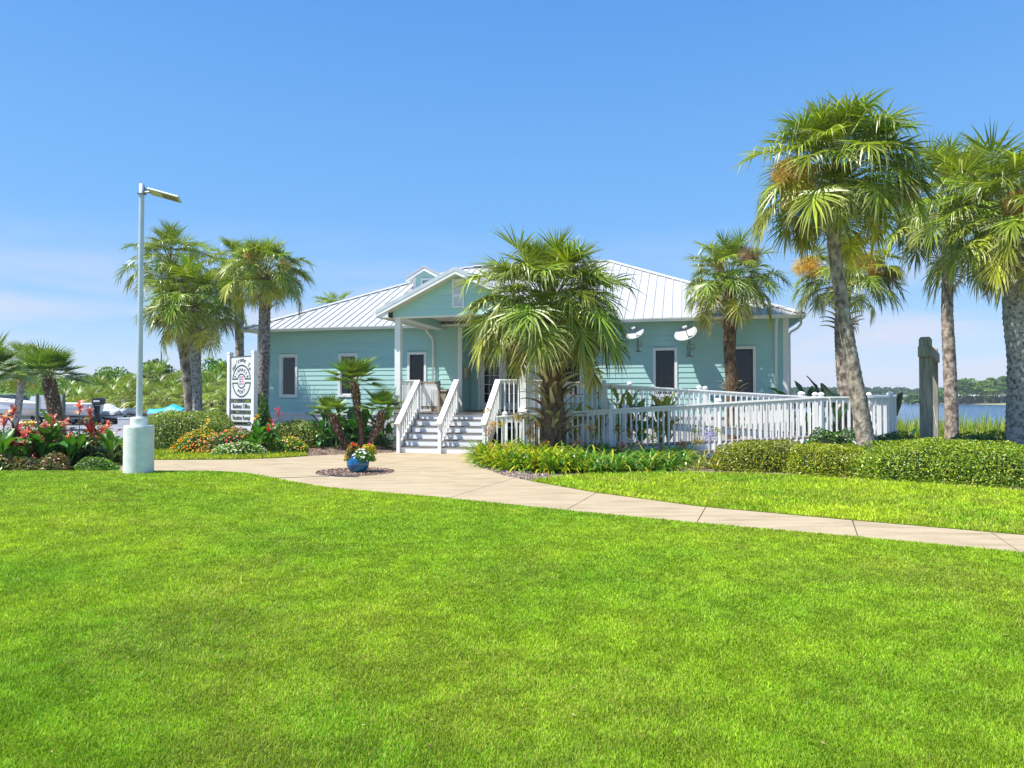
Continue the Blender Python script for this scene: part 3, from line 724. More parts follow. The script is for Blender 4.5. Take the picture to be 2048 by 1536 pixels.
# porch roof: two slopes running back into the main roof, ribbed, thick rake edge
GE = 2.70     # half width to the eave
AZ = 5.77
def pz(u): return AZ - PS * u              # top surface at distance u from the ridge
def ymain(z): return (z - EZ) / SLOPE - OV # where the main roof reaches height z
for s, nm in ((-1, 'l'), (1, 'r')):
    k = 8; us = [GE * i / k for i in range(k + 1)]
    for i in range(k):
        a, b = us[i], us[i + 1]; m = MB(); P = lambda u, y, dz=0: (PC + s * u, y, pz(u) + dz)
        ya, yb2 = ymain(pz(a)) + .1, ymain(pz(b)) + .1; yf = PYF - .33
        m.add([P(a, yf), P(b, yf), P(b, yb2), P(a, ya), P(a, yf, -.02), P(b, yf, -.02), P(b, yb2, -.02), P(a, ya, -.02)],
              [(0, 1, 2, 3), (4, 7, 6, 5), (0, 4, 5, 1), (1, 5, 6, 2), (2, 6, 7, 3), (3, 7, 4, 0)])
        m.obj('roof_panel', ROOFM, house)
    m = MB()
    yy = PYF - .1
    while yy < 1.5:
        ue = GE
        if yy > ymain(pz(GE)): ue = max(0, (AZ - (EZ + SLOPE * (yy + OV))) / PS)
        if ue > .1: m.beam((PC + s * .05, yy, pz(.05) + .012), (PC + s * ue, yy, pz(ue) + .012), .035, .03)
        yy += .33
    m.obj('roof_rib', ROOFM, house)
    # raked trim in three layers: metal flashing, fascia board, soffit
    def rake(y0, y1, t0, t1, mt, nm, u1=GE): MB().prism([(PC, AZ + t0), (PC + s * u1, pz(u1) + t0), (PC + s * u1, pz(u1) + t1), (PC, AZ + t1)], 'y', y0, y1).obj(nm, mt, house)
    rake(PYF - .365, PYF - .331, .012, -.115, TRIMGREY, 'rake_flashing')
    rake(PYF - .355, PYF - .325, -.116, -.215, WHITE, 'rake_fascia')
    MB().prism([(PC, AZ - .20), (PC + s * (GE - .02), pz(GE) - .19), (PC + s * (GE - .02), pz(GE) - .22), (PC, AZ - .235)], 'y', PYF - .324, PYF + .02).obj('rake_soffit', SOFFIT, house)
    # boxed eave return
    MB().box(*sorted((PC + s * (GE - .03), PC + s * (PX1 - PC + .001))), PYF - .323, PYF + .02, 4.245, 4.262).obj('eave_return', SOFFIT, house)
    x0, x1 = sorted((PC + s * (GE - .03), PC + s * (PX1 - PC - .15)))
    MB().prism([(PC + s * (GE - .03), 4.262), (PC + s * (GE - .42), 4.262), (PC + s * (GE - .42), pz(GE - .42) - .225), (PC + s * (GE - .03), pz(GE - .03) - .225)], 'y', PYF - .322, PYF - .300).obj('eave_return', WHITE, house)
    MB().box(*sorted((PC + s * (GE - .03), PC + s * (PX1 - PC + .012))), PYF + .021, -.46, 4.262, 4.28).obj('soffit', SOFFIT, house)
    MB().box(*sorted((PC + s * (GE - .03), PC + s * (GE - .008))), PYF - .32, -.5, 4.262, pz(GE) - .022).obj('fascia', WHITE, house)
    gutter((PC + s * (GE - .007), PYF - .34, pz(GE) - .03), (PC + s * (GE - .007), -.55, pz(GE) - .03), (s, 0, 0))
for x in (8.035, 12.235):
    c = MB(); c.box(x - .095, x + .095, PYF + .03, PYF + .22, 1.20, 4.262); col = c.obj('porch_column', WHITE, house)
    MB().box(x - .115, x + .115, PYF + .01, PYF + .24, 1.172, 1.36).obj('base', WHITE, col)
# downspouts
def spout(pts, w=.05): m = MB(); m.tube(pts, w, 8); return m.obj('downspout', WHITE, house, smooth=True)
spout([(20.12, -.50, 4.36), (20.12, -.42, 4.22), (20.14, -.14, 3.98), (20.14, -.10, 3.8), (20.14, -.10, .3)])
spout([(LEN + e + .07, .25, 4.36), (LEN + e + .07, .25, 4.20), (LEN + e - .05, .25, 4.05), (LEN + .15, .22, 3.92), (LEN + .10, .2, 3.8), (LEN + .10, .2, .3)], .042)
spout([(7.60, -.50, 4.36), (7.60, -.46, 4.22), (7.72, -.18, 3.95), (7.74, -.10, 3.8), (7.74, -.10, 1.1)], .045)
# porch floor
DK = 1.17
x = 7.88; deck = empty('porch_deck', HL, RZ, 'raised plank deck under the gabled porch at the top of the stairs', 'deck')
while x < 12.38:
    MB().box(x, x + .136, -4.12, RY - .06 if RX0 + .0 < x < RX1 - .14 else -.075, DK - .035, DK).obj('deck_plank', DECKB, deck); x += .142
MB().box(7.87, 8.66, -4.085, -4.05, DK - .28, DK - .036).obj('rim_board', WORNWHITE, deck); MB().box(11.44, 12.41, -4.085, -4.05, DK - .28, DK - .036).obj('rim_board', WORNWHITE, deck)
MB().box(7.87, 7.905, -4.049, -.08, DK - .28, DK - .036).obj('rim_board', WORNWHITE, deck)
for k in range(5): MB().box(7.872, 7.90, -4.0, -.08, .02 + k * .17, .17 + k * .17).obj('skirt_board', WORNWHITE, deck); MB().box(7.87, 8.66, -4.07, -4.052, .02 + k * .17, .17 + k * .17).obj('skirt_board', WORNWHITE, deck)
for xx in (7.95, 12.3):
    MB().box(xx - .06, xx + .06, -3.9, -3.78, -.1, DK - .04).obj('support_post', WORNWHITE, deck)

# ---- railings
BAL_W = .036
def make_bal(h): return MB().box(-BAL_W / 2, BAL_W / 2, -BAL_W / 2, BAL_W / 2, 0, h).mesh('baluster', WHITE)
BALS = {}
def bal(h):
    k = round(h, 2)
    if k not in BALS: BALS[k] = make_bal(k)
    return BALS[k]
def postmesh(h, w=.13):
    m = MB(); m.box(-w / 2, w / 2, -w / 2, w / 2, 0, h - .12); return m.mesh('post', WHITE)
def postcap(w=.13):
    m = MB(); a = w / 2 + .018
    m.box(-a, a, -a, a, 0, .03); b = w / 2 - .008; m.box(-b, b, -b, b, .03, .075)
    m.lathe([(a * 1.05, .076), (a * .98, .10), (a * .70, .13), (a * .3, .148), (.001, .152)], 12); return m.mesh('post_cap', WHITE, True)
CAP = postcap()
def rail(parent, p, q, fz0, fz1, posts=(), over=.93, under=.06, spacing=.143, out=(0, -1), cap=True, end=True):
    """fence from plan point p to q; the floor it stands on is at fz0 -> fz1"""
    p, q = Vector((*p, 0)), Vector((*q, 0)); L = (q - p).length; d = (q - p) / L; o = Vector((*out, 0)) * .03
    P = lambda s, h: p + d * s + Vector((0, 0, fz0 + (fz1 - fz0) * s / L + h))
    MB().beam(P(-.02, over + .125), P(L + .02, over + .125), .15, .036).obj('top_rail', WHITE, parent)
    MB().beam(P(0, over + .055) - o * .4, P(L, over + .055) - o * .4, .036, .095).obj('sub_rail', WHITE, parent)
    n = max(1, round(L / spacing))
    for i in range(n + 1):
        s = L * i / n; b = P(s, -under) + o * 1.15
        inst('baluster', bal(over + under + .10), parent, b)
    for s in posts:
        b = P(s, -.30); b.z = max(b.z, -.05); hh = P(s, over + .24).z - b.z
        k = round(hh, 1)
        po = inst('post', postmesh(hh), parent, b - o * 1.9)
        inst('post_cap', CAP, po, (0, 0, hh - .12))
rl = empty('porch_railing', HL, RZ, 'short white baluster railing left of the entrance stairs', 'railing')
rail(rl, (7.95, -4.03), (8.72, -4.03), DK, DK)
rail(rl, (7.95, -4.0), (7.95, -.1), DK, DK, out=(-1, 0))
rl = empty('porch_railing', HL, RZ, 'white railing along the porch edge right of the stairs, behind the squat palm', 'railing')
rail(rl, (11.48, -4.03), (12.36, -4.03), DK, DK)

# ---- stairs
st = empty('entrance_stairs', HL, RZ, 'white wooden entrance stairs with grey treads and three sloping handrails', 'stairs')
SX0, SX1, RI, TR, SY = 8.70, 11.40, DK / 6, .285, -5.52
for k in range(6):
    y0 = SY + k * TR; z0, z1 = k * RI, (k + 1) * RI
    MB().box(SX0 + .06, SX1 - .02, y0, y0 + .022, z0 + .004, z1 - .034).obj('riser', WHITE, st)
    if k < 5:
        for a, b in ((y0 - .014, y0 + .130), (y0 + .136, y0 + TR - .001)): MB().box(SX0 + .045, SX1 - .005, a, b, z1 - .032, z1).obj('tread_board', STEPG, st)
MB().box(SX0 + .05, SX1 - .01, SY + 5 * TR - .03, -4.122, DK - .034, DK - .001).obj('tread_board', STEPG, st)
for x, lab in ((SX0, 0), (10.02, 1), (SX1, 2)):
    poly = [(SY - .04, 0), (SY + .22, 0), (-4.08, DK - .30), (-4.08, DK + .03), (-4.25, DK + .03), (SY - .04, .20)]
    if lab != 1: MB().prism(poly, 'x', x - .02, x + .018).obj('stringer', WHITE, st)
    # sloping rail
    p0, p1 = Vector((x, SY - .10, .93)), Vector((x, -4.05, DK + 1.06))
    MB().box(x - .05, x + .05, SY - .10, SY + .0, 0, .92).obj('bottom_post', WHITE, st)
    d = (p1 - p0).normalized()
    m = MB(); m.beam(p0 - d * .06, p1, .17, .038)
    m.tube([(x - .085, SY - .16, .885), (x + .085, SY - .16, .885)], .03, 10); m.obj('handrail', WHITE, st)
    dn = Vector((0, 0, -1)); MB().beam(p0 + dn * .07 + d * .1, p1 + dn * .07, .036, .10).obj('sub_rail', WHITE, st)
    if lab == 1 or lab == 0 or lab == 2: MB().beam((x, SY + .02, .22), (x, -4.09, DK + .12), .036, .10).obj('bottom_rail', WHITE, st)
    n = 10
    for i in range(n):
        t = (i + .7) / n; y = p0.y + (p1.y - p0.y) * t; zt = p0.z + (p1.z - p0.z) * t - .03; zb = .20 + (DK + .10 - .20) * t
        inst('baluster', bal(zt - zb), st, (x + .035, y, zb))
    MB().box(x - .055, x + .055, -4.10, -3.99, DK - .0, DK + 1.04).obj('top_post', WHITE, st)

# ---- ramp: upper run, landing, lower run back towards the stairs
rp = empty('wheelchair_ramp', HL, RZ, 'long white wooden wheelchair ramp with balusters folding back in front of the building', 'ramp')
LZ = .62; YF0, YF1 = -5.28, -4.30; YU0, YU1 = -3.95, -2.9; XL0, XL1 = 20.75, 22.38
XS, ZS = 11.72, .05
def plankrun(x0, x1, z0, z1, y0, y1):
    n = round(abs(x1 - x0) / .29)
    for i in range(n):
        a = x0 + (x1 - x0) * i / n; b = x0 + (x1 - x0) * (i + 1) / n - .006; za = z0 + (z1 - z0) * i / n; zb = z0 + (z1 - z0) * (i + 1) / n
        MB().add([(a, y0, za - .035), (b, y0, zb - .035), (b, y1, zb - .035), (a, y1, za - .035), (a, y0, za), (b, y0, zb), (b, y1, zb), (a, y1, za)],
                 [(0, 3, 2, 1), (4, 5, 6, 7), (0, 1, 5, 4), (1, 2, 6, 5), (2, 3, 7, 6), (3, 0, 4, 7)]).obj('deck_plank', DECKB, rp)
plankrun(12.42, XL0, DK, LZ, YU0, YU1); plankrun(XS, XL0, ZS, LZ, YF0, YF1); plankrun(XL0 + .005, XL1, LZ, LZ, YF0, YU1)
for (x0, z0, x1, z1, y) in ((XS, ZS, XL0, LZ, YF0), (XS, ZS, XL0, LZ, YF1), (12.42, DK, XL0, LZ, YU0), (12.42, DK, XL0, LZ, YU1), (XL0, LZ, XL1, LZ, YF0), (XL0, LZ, XL1, LZ, YU1)):
    MB().beam((x0, y, z0 - .11), (x1, y, z1 - .11), .036, .16).obj('rim_board', WHITE, rp)
MB().box(XL1 - .018, XL1 + .018, YF0, YU1, LZ - .19, LZ - .03).obj('rim_board', WHITE, rp)
for k in range(3):       # horizontal skirt boards under the raised part of the lower run
    z0 = .02 + k * .15
    xs = XS + (z0 + .17 + .15 - ZS) / (LZ - ZS) * (XL0 - XS)
    if xs < XL1: MB().box(max(xs, 12.5), XL1, YF0 + .03, YF0 + .055, z0, z0 + .143).obj('skirt_board', WORNWHITE, rp)
lowL = XL0 - XS
rail(rp, (XS, YF0), (XL0, YF0), ZS, LZ, posts=(.22, 3.35, 6.3, 8.9), under=.30, spacing=.150)
rail(rp, (XL0 + .075, YF0), (XL1, YF0), LZ, LZ, posts=(1.45,), under=.30, spacing=.150)
rail(rp, (XL1, YF0 + .1), (XL1, YU1), LZ, LZ, posts=(.1, 2.25), under=.25, out=(1, 0), spacing=.150)
rail(rp, (XS + .3, YF1), (XL0 - .1, YF1), ZS + .02, LZ, posts=(.25, 3.35, 6.0, 8.6), under=.22, out=(0, 1), spacing=.150)
rail(rp, (12.42, YU0), (XL0 - .1, YU0), DK, LZ, posts=(.06, 2.3, 5.1, 7.9), under=.22, spacing=.150)
rail(rp, (12.42, YU1), (XL1, YU1), DK, LZ - .1, posts=(.06, 3.0, 5.3, 8.1), under=.22, out=(0, 1), spacing=.150)

# ---- things on and around the porch
gt = empty('safety_gate', l2w(7.98, -1.9), RZ, 'white slatted gate panel with a weathered top rail standing open on the porch', 'gate')
m = MB(); 
m.box(0, .66, -.02, .02, .98, 1.08); m.box(0, .66, -.02, .02, .10, .20); m.box(.62, .70, -.05, .05, 0, 1.10)
m.obj('gate_frame', mat('weathered_rail', (.42, .36, .29), (.30, .25, .2), 8, .8), gt)
for k in range(11): MB().box(.02 + k * .056, .056 + k * .056, -.035, -.021, .20, .98).obj('slat', WHITE, gt)
gt.location.z = DK
tb = empty('storage_bin', l2w(7.86, -.48), RZ, 'tan outdoor storage bin against the teal wall at the top of the stairs', 'bin'); tb.location.z = DK
MB().prism([(0, 0), (.62, 0), (.66, .72), (-.04, .72)], 'y', -.3, .3).obj('bin_body', TANBOX, tb, bevel=.02)
MB().box(-.07, .69, -.33, .33, .721, .79).obj('lid', BEIGE, tb, bevel=.015)
mb = empty('wall_box', l2w(RX0 + .03, .32), RZ, 'beige utility box fixed to the recess wall beside the entrance doors', 'box'); mb.location.z = 2.40
MB().box(.0, .13, -.22, .18, 0, .42).obj('box_body', BEIGE, mb, bevel=.01)
MB().box(.131, .14, -.20, .16, .03, .39).obj('cover', BEIGE, mb)
dm = MB().box(9.5, 10.8, .05, .75, DK + .003, DK + .018).obj('door_mat', mat('tan_doormat', (.35, .26, .18), (.25, .18, .12), 30, .95, bstr=.5), None)
dm.location = HL; dm.rotation_euler = (0, 0, RZ); tag(dm, 'tan doormat lying in front of the entrance doors', 'doormat')

def dish(x, z, rx, label, sc=1.0):
    r = empty('satellite_dish', l2w(x, -.04), RZ, label, 'satellite dish', 'dishes on the front wall'); r.location.z = z; r.scale = (sc,) * 3
    m = MB(); m.box(-.05, .05, -.02, 0, -.62, -.58); m.box(-.13, .13, -.018, 0, -.66, -.62); m.tube([(0, -.0, -.62), (0, -.10, -.58), (0, -.34, -.55 + .0), (0, -.36, -.5), (0, -.36, -.12)], .024, 8)
    m.box(-.10, .10, -.02, 0, -.36, -.33)
    m.obj('mast', METAL, r)
    m = MB(); k = 10
    prof = [(.40 * i / k, .10 * (i / k) ** 2) for i in range(k + 1)] + [(.395, .112), (.0, .012)]
    m.lathe(prof, 28); d = m.obj('reflector', mat('dish_paint', (.55, .55, .56), (.46, .46, .48), 4, .45), r, smooth=True)
    d.scale = (1.0, .92, 1); d.location = (-.10, -.46, .06); d.rotation_euler = (rad(38), rad(-20), rad(0))
    d.rotation_euler = (rad(44), rad(-20), 0)
    m = MB(); m.tube([(.0, -.42, -.14), (-.06, -.62, .06), (-.16, -.78, .30)], .016, 8); m.obj('feed_arm', METAL, r)
    m = MB(); m.beam((-.24, -.80, .30), (-.09, -.80, .35), .07, .07); m.tube([(-.17, -.78, .32), (-.15, -.70, .27)], .03, 8); m.obj('receiver', WHITE, r)
    m = MB(); m.tube([(.17 * math.sin(t) * .6 + .08, -.35, -.34 + .10 * math.cos(t)) for t in np.linspace(0, 6.0, 16)], .008, 6); m.tube([(-.02, -.36, -.15), (-.07, -.34, -.3), (-.05, -.2, -.5), (-.09, -.02, -.62)], .008, 6); m.obj('cable', BLACK, r)
    return r
dish(17.28, 3.76, 0, 'grey white satellite dish on a bracket above and right of a window')
dish(15.52, 3.84, 0, 'white satellite dish mostly behind the squat palm under the eave', .82)

def litter():
    P = []; rr = random.Random(9)
    while len(P) < 70:
        y = rr.uniform(3, 13); x = rr.uniform(-1, 1) * y * .8
        P.append((x, y))
    n = len(P); P = np.array(P); zz = hump(P[:, 0], P[:, 1]) + .024; D = nrm(rng.normal(size=(n, 3)) * [1, 1, .25]); U = nrm(np.cross(D, [0, 0, 1.] + rng.normal(size=(n, 3)) * .3)); L = (.008 + .010 * rng.random(n))[:, None]
    c = np.stack([P[:, 0], P[:, 1], zz], 1); V = np.stack([c - D * L, c + U * L * .35, c + D * L, c - U * L * .35], 1).reshape(-1, 3); b = np.arange(n)[:, None] * 4
    cl = np.array([(.40, .28, .14), (.52, .42, .22), (.28, .18, .10), (.45, .42, .2)])[rng.integers(0, 4, n)]
    o = link(bpy.data.objects.new('fallen_leaves', np_mesh('fallen_leaves', V, [np.concatenate([b + [0, 1, 2], b + [0, 2, 3]])], leafmat('chips', .9, .02, .1), np.repeat(cl, 4, 0)))); tag(o, 'few small dry leaves scattered over the front lawn', 'leaves', kind='stuff')
litter()

# ================================================================== PALMS
LEAF = leafmat('palm_leaf', .36, .22, .55, (1.2, 1.25, .5))
BARK = mat('grey_palm_bark', (.50, .42, .35), (.14, .105, .085), 8, .9, bstr=.8, bdist=.035, bscale=16, stretch=(1, 1, .7), lo=.38, hi=.62, detail=7)
BARKD = mat('brown_fibre_bark', (.26, .16, .09), (.07, .04, .025), 9, .95, bstr=1, bdist=.05, bscale=16, stretch=(1, 1, .5), detail=7)
BARKL = mat('mottled_grey_bark', (.46, .43, .40), (.10, .085, .08), 11, .9, bstr=.8, bdist=.03, bscale=16, lo=.42, hi=.66, detail=8)  # grey bark with dark mottling, the trunk's own colour
BARKS = mat('dark_mottled_bark', (.34, .29, .27), (.075, .06, .055), 11, .9, bstr=.8, bdist=.03, bscale=16, lo=.42, hi=.62, detail=8)
BOOT = leafmat('old_leaf_base', .8, .05, .2)
class NB:
    """strip builder with vertex colours"""
    def __init__(s): s.v = []; s.f = []; s.c = []
    def strip(s, pts, wv, cols, keel=None):
        k = len(s.v); n = len(pts)
        for p, w, c in zip(pts, wv, cols):
            if keel is None: s.v += [p - w, p + w]; s.c += [c, c]
            else: s.v += [p - w, p + keel * np.linalg.norm(w), p + w]; s.c += [c, c, c]
        m = 2 if keel is None else 3
        for i in range(n - 1):
            for j in range(m - 1): a = k + i * m + j; s.f.append((a, a + 1, a + m + 1, a + m))
    def tube(s, pts, rs, cols, n=5):
        k = len(s.v); prev = None
        for i, p in enumerate(pts):
            d = nrm(pts[min(i + 1, len(pts) - 1)] - pts[max(i - 1, 0)])
            a = np.cross(d, [0.13, 1, .07]) if prev is None else prev - d * np.dot(prev, d)
            a = nrm(a); prev = a; b = np.cross(d, a)
            for j in range(n):
                t = 2 * math.pi * j / n; s.v.append(p + (a * math.cos(t) + b * math.sin(t)) * rs[i]); s.c.append(cols[i])
        for i in range(len(pts) - 1):
            for j in range(n): a0 = k + i * n + j; a1 = k + i * n + (j + 1) % n; s.f.append((a0, a1, a1 + n, a0 + n))
    def mesh(s, name, m, smooth=False):
        V = np.array(s.v, np.float32)
        f4 = np.array([f for f in s.f if len(f) == 4], np.int32).reshape(-1, 4); f3 = np.array([f for f in s.f if len(f) == 3], np.int32).reshape(-1, 3)
        return np_mesh(name, V, [x for x in (f4, f3) if len(x)], m, np.array(s.c, np.float32), smooth)
def sabal_frond(elev, seed, Lp=1.22, Lc=.36, Ls=.74, nseg=46, droop=1.0, dead=0.0):
    r = np.random.default_rng(seed); B = NB(); up = np.array([0, 0, 1.]); Yv = np.array([0, 1., 0])
    young = np.clip((elev - 35) / 45, 0, 1); old = np.clip((10 - elev) / 45, 0, 1)
    bend = 12 + 16 * (1 - young); gcol = np.array([.235, .335, .024]) * (1 - old) + np.array([.44, .40, .045]) * old
    gcol = gcol * (1 - dead) + np.array([.36, .25, .12]) * dead
    pcol = np.array([.34, .34, .07]) * (1 - dead) + np.array([.35, .25, .13]) * dead
    pts = [np.zeros(3)]; a = elev; n = 5
    for i in range(n):
        a = elev - bend * (i + .5) / n; pts.append(pts[-1] + np.array([math.cos(rad(a)), 0, math.sin(rad(a))]) * Lp / n)
    B.tube(pts, [.024, .020, .017, .014, .012, .011], [pcol] * 6, 3)
    a1 = elev - bend; cp = [pts[-1]]; ca = [a1]; m = 6; cbend = 34 + 22 * (1 - young)
    for i in range(m):
        a = a1 - cbend * (i + .5) / m; cp.append(cp[-1] + np.array([math.cos(rad(a)), 0, math.sin(rad(a))]) * Lc / m); ca.append(a1 - cbend * (i + 1) / m)
    B.tube(cp, [.014, .012, .010, .008, .006, .004, .002], [pcol] * 7, 3)
    fold = .55 * young - .25 * old
    for i in range(nseg):
        s = -1 + 2 * (i + .5) / nseg + r.normal() * .008; sa = abs(s); sg = 1 if s > 0 else -1
        t = (1 - sa ** .8) * m; k = min(int(t), m - 1); fr = t - k
        o = cp[k] * (1 - fr) + cp[k + 1] * fr; ang = ca[k] * (1 - fr) + ca[k + 1] * fr
        d = np.array([math.cos(rad(ang)), 0, math.sin(rad(ang))]); nn = np.array([-math.sin(rad(ang)), 0, math.cos(rad(ang))])
        phi = rad(sa ** .9 * 128 + r.normal() * 3.5); dr = math.cos(phi) * d + math.sin(phi) * sg * Yv + nn * fold * math.sin(phi) + nn * .12
        dr = nrm(dr); L = Ls * (1 - .30 * sa ** 2) * (.9 + .2 * r.random()); st = 6; p = o.copy(); P = [p.copy()]; D = [dr.copy()]
        sag = droop * (.02 + .085 * r.random()) * (1 + 1.1 * old) * (1 - .5 * young)
        kink = r.random() < (.46 - .32 * young); kj = 2 + int(r.random() * 2.5)
        for j in range(st):
            u = (j + 1) / st; dr = dr - up * (sag * (u ** 1.5) * 2.2 + (.85 if kink and j in (kj, kj + 1) else 0)); dr = nrm(dr); p = p + dr * L / st; P.append(p.copy()); D.append(dr.copy())
        w0 = .0175; prof = [.28, .75, 1, .9, .62, .34, .03]; tilt = (1 if i % 2 else -1) * .45
        W_ = []; Cc = []
        br = .55 + 1.0 * r.random() ** 1.3; tip = r.random() * .8 + .2
        for j, (q, e) in enumerate(zip(P, D)):
            sd = nrm(np.cross(e, nn + 1e-3)); sd = nrm(sd + np.cross(sd, e) * tilt)
            W_.append(sd * w0 * prof[j]); u = j / st
            tm = np.clip((u - .45) / .55, 0, 1) * tip * (.30 + .6 * old + .35 * (1 - young))
            cc = gcol * br * (1.15 - .2 * u) ; cc = cc * (1 - tm) + np.array([.62, .56, .30]) * tm
            Cc.append(cc)
        B.strip(P, W_, Cc)
    return B.mesh('frond', LEAF)
FR = {}
for e in range(-60, 91, 15):
    for v in range(3): FR[(e, v)] = sabal_frond(e, 1000 + e * 3 + v)
FRD = [sabal_frond(-55, 900 + v, dead=1.0, nseg=26, droop=1.5) for v in range(2)]
def boot_mesh(seed, L=.58, w=.050):
    r = np.random.default_rng(seed); B = NB(); p = np.array([0, 0, 0.]); P = [p]; n = 6; a = 74
    for i in range(n): a = 66 - 62 * (i / n) ** 1.1; P.append(P[-1] + np.array([math.cos(rad(a)), (.10 * (r.random() - .5)), math.sin(rad(a))]) * L / n)
    W_ = [np.array([0, w * k, 0]) for k in (1.25, 1.0, .8, .62, .5, .42, .30)]
    cs = [np.array([.22, .14, .07]), np.array([.34, .26, .13]), np.array([.48, .40, .20]), np.array([.54, .47, .27]), np.array([.56, .50, .33]), np.array([.50, .46, .36]), np.array([.36, .33, .27])]
    k = .8 + .4 * r.random(); cs = [c * k * 1.15 for c in cs]
    for q, off in ((0, 0), (1, 1)):
        PP = [x + np.array([-.018 * off * (1 - i / 8), 0, .02 * off * (1 - i / 8)]) for i, x in enumerate(P)]
        B.strip(PP, W_, cs, np.array([.35, 0, -.25]) if not off else None)
    return B.mesh('leaf_base', BOOT)
BOOTS = [boot_mesh(s) for s in range(5)]
def fuzz_mesh(seed, col, n=2200, R=(.50, .40, .34), l=.15):
    r = np.random.default_rng(seed); D = nrm(r.normal(size=(n, 3))); P = D * (r.random((n, 1)) ** .6) * np.array(R)
    P[:, 2] -= .25 * np.abs(P[:, 0]); T = nrm(D + r.normal(size=(n, 3)) * .8 + [0, 0, -.35]); U = nrm(np.cross(T, r.normal(size=(n, 3)))) * .006
    L = l * (.5 + r.random((n, 1))); V = np.stack([P - U, P + U, P + T * L], 1).reshape(-1, 3)
    c = np.array(col) * (.6 + .8 * r.random((n, 1))); return np_mesh('flower_cluster', V, [np.arange(3 * n).reshape(-1, 3)], leafmat('flower_fuzz', .8, .3, .1, (1.1, 1.05, .7)), np.repeat(c, 3, 0))
FUZZ = [fuzz_mesh(1, (.80, .56, .12)), fuzz_mesh(2, (.70, .58, .14)), fuzz_mesh(3, (.58, .40, .22)), fuzz_mesh(4, (.6, .55, .12))]
def trunk(pts, rs, m, parent, ring=.05, seed=0, name='trunk'):
    """pts world, resampled finely with worn rings"""
    r = random.Random(seed); P = [Vector(p) for p in pts]; out = []; ro = []
    L = [0]
    for a, b in zip(P[:-1], P[1:]): L.append(L[-1] + (b - a).length)
    n = max(12, int(L[-1] / .07))
    for i in range(n + 1):
        s = L[-1] * i / n; k = max(j for j in range(len(L)) if L[j] <= s + 1e-6); k = min(k, len(P) - 2); f = (s - L[k]) / (L[k + 1] - L[k])
        p0 = P[max(k - 1, 0)]; p1 = P[k]; p2 = P[k + 1]; p3 = P[min(k + 2, len(P) - 1)]
        q = .5 * ((2 * p1) + (p2 - p0) * f + (2 * p0 - 5 * p1 + 4 * p2 - p3) * f * f + (3 * p1 - p0 - 3 * p2 + p3) * f ** 3) if 0 < f < 1 else p1.lerp(p2, f)
        out.append(q); ro.append((rs[k] * (1 - f) + rs[k + 1] * f) * (1 + (ring if i % 2 else -ring) * .6 + r.uniform(-.02, .02)))
    mb = MB().tube(out, ro, 14)
    o0 = out[0]
    for i in range(0, len(mb.v)):
        v = Vector(mb.v[i]); k = 1 + .06 * noise.noise(v * 5.0 + Vector((seed, 0, 0))); c = out[min(i // 14, len(out) - 1)]; mb.v[i] = tuple(c + (v - c) * k)
    return mb.obj(name, m, parent, smooth=True), out, ro
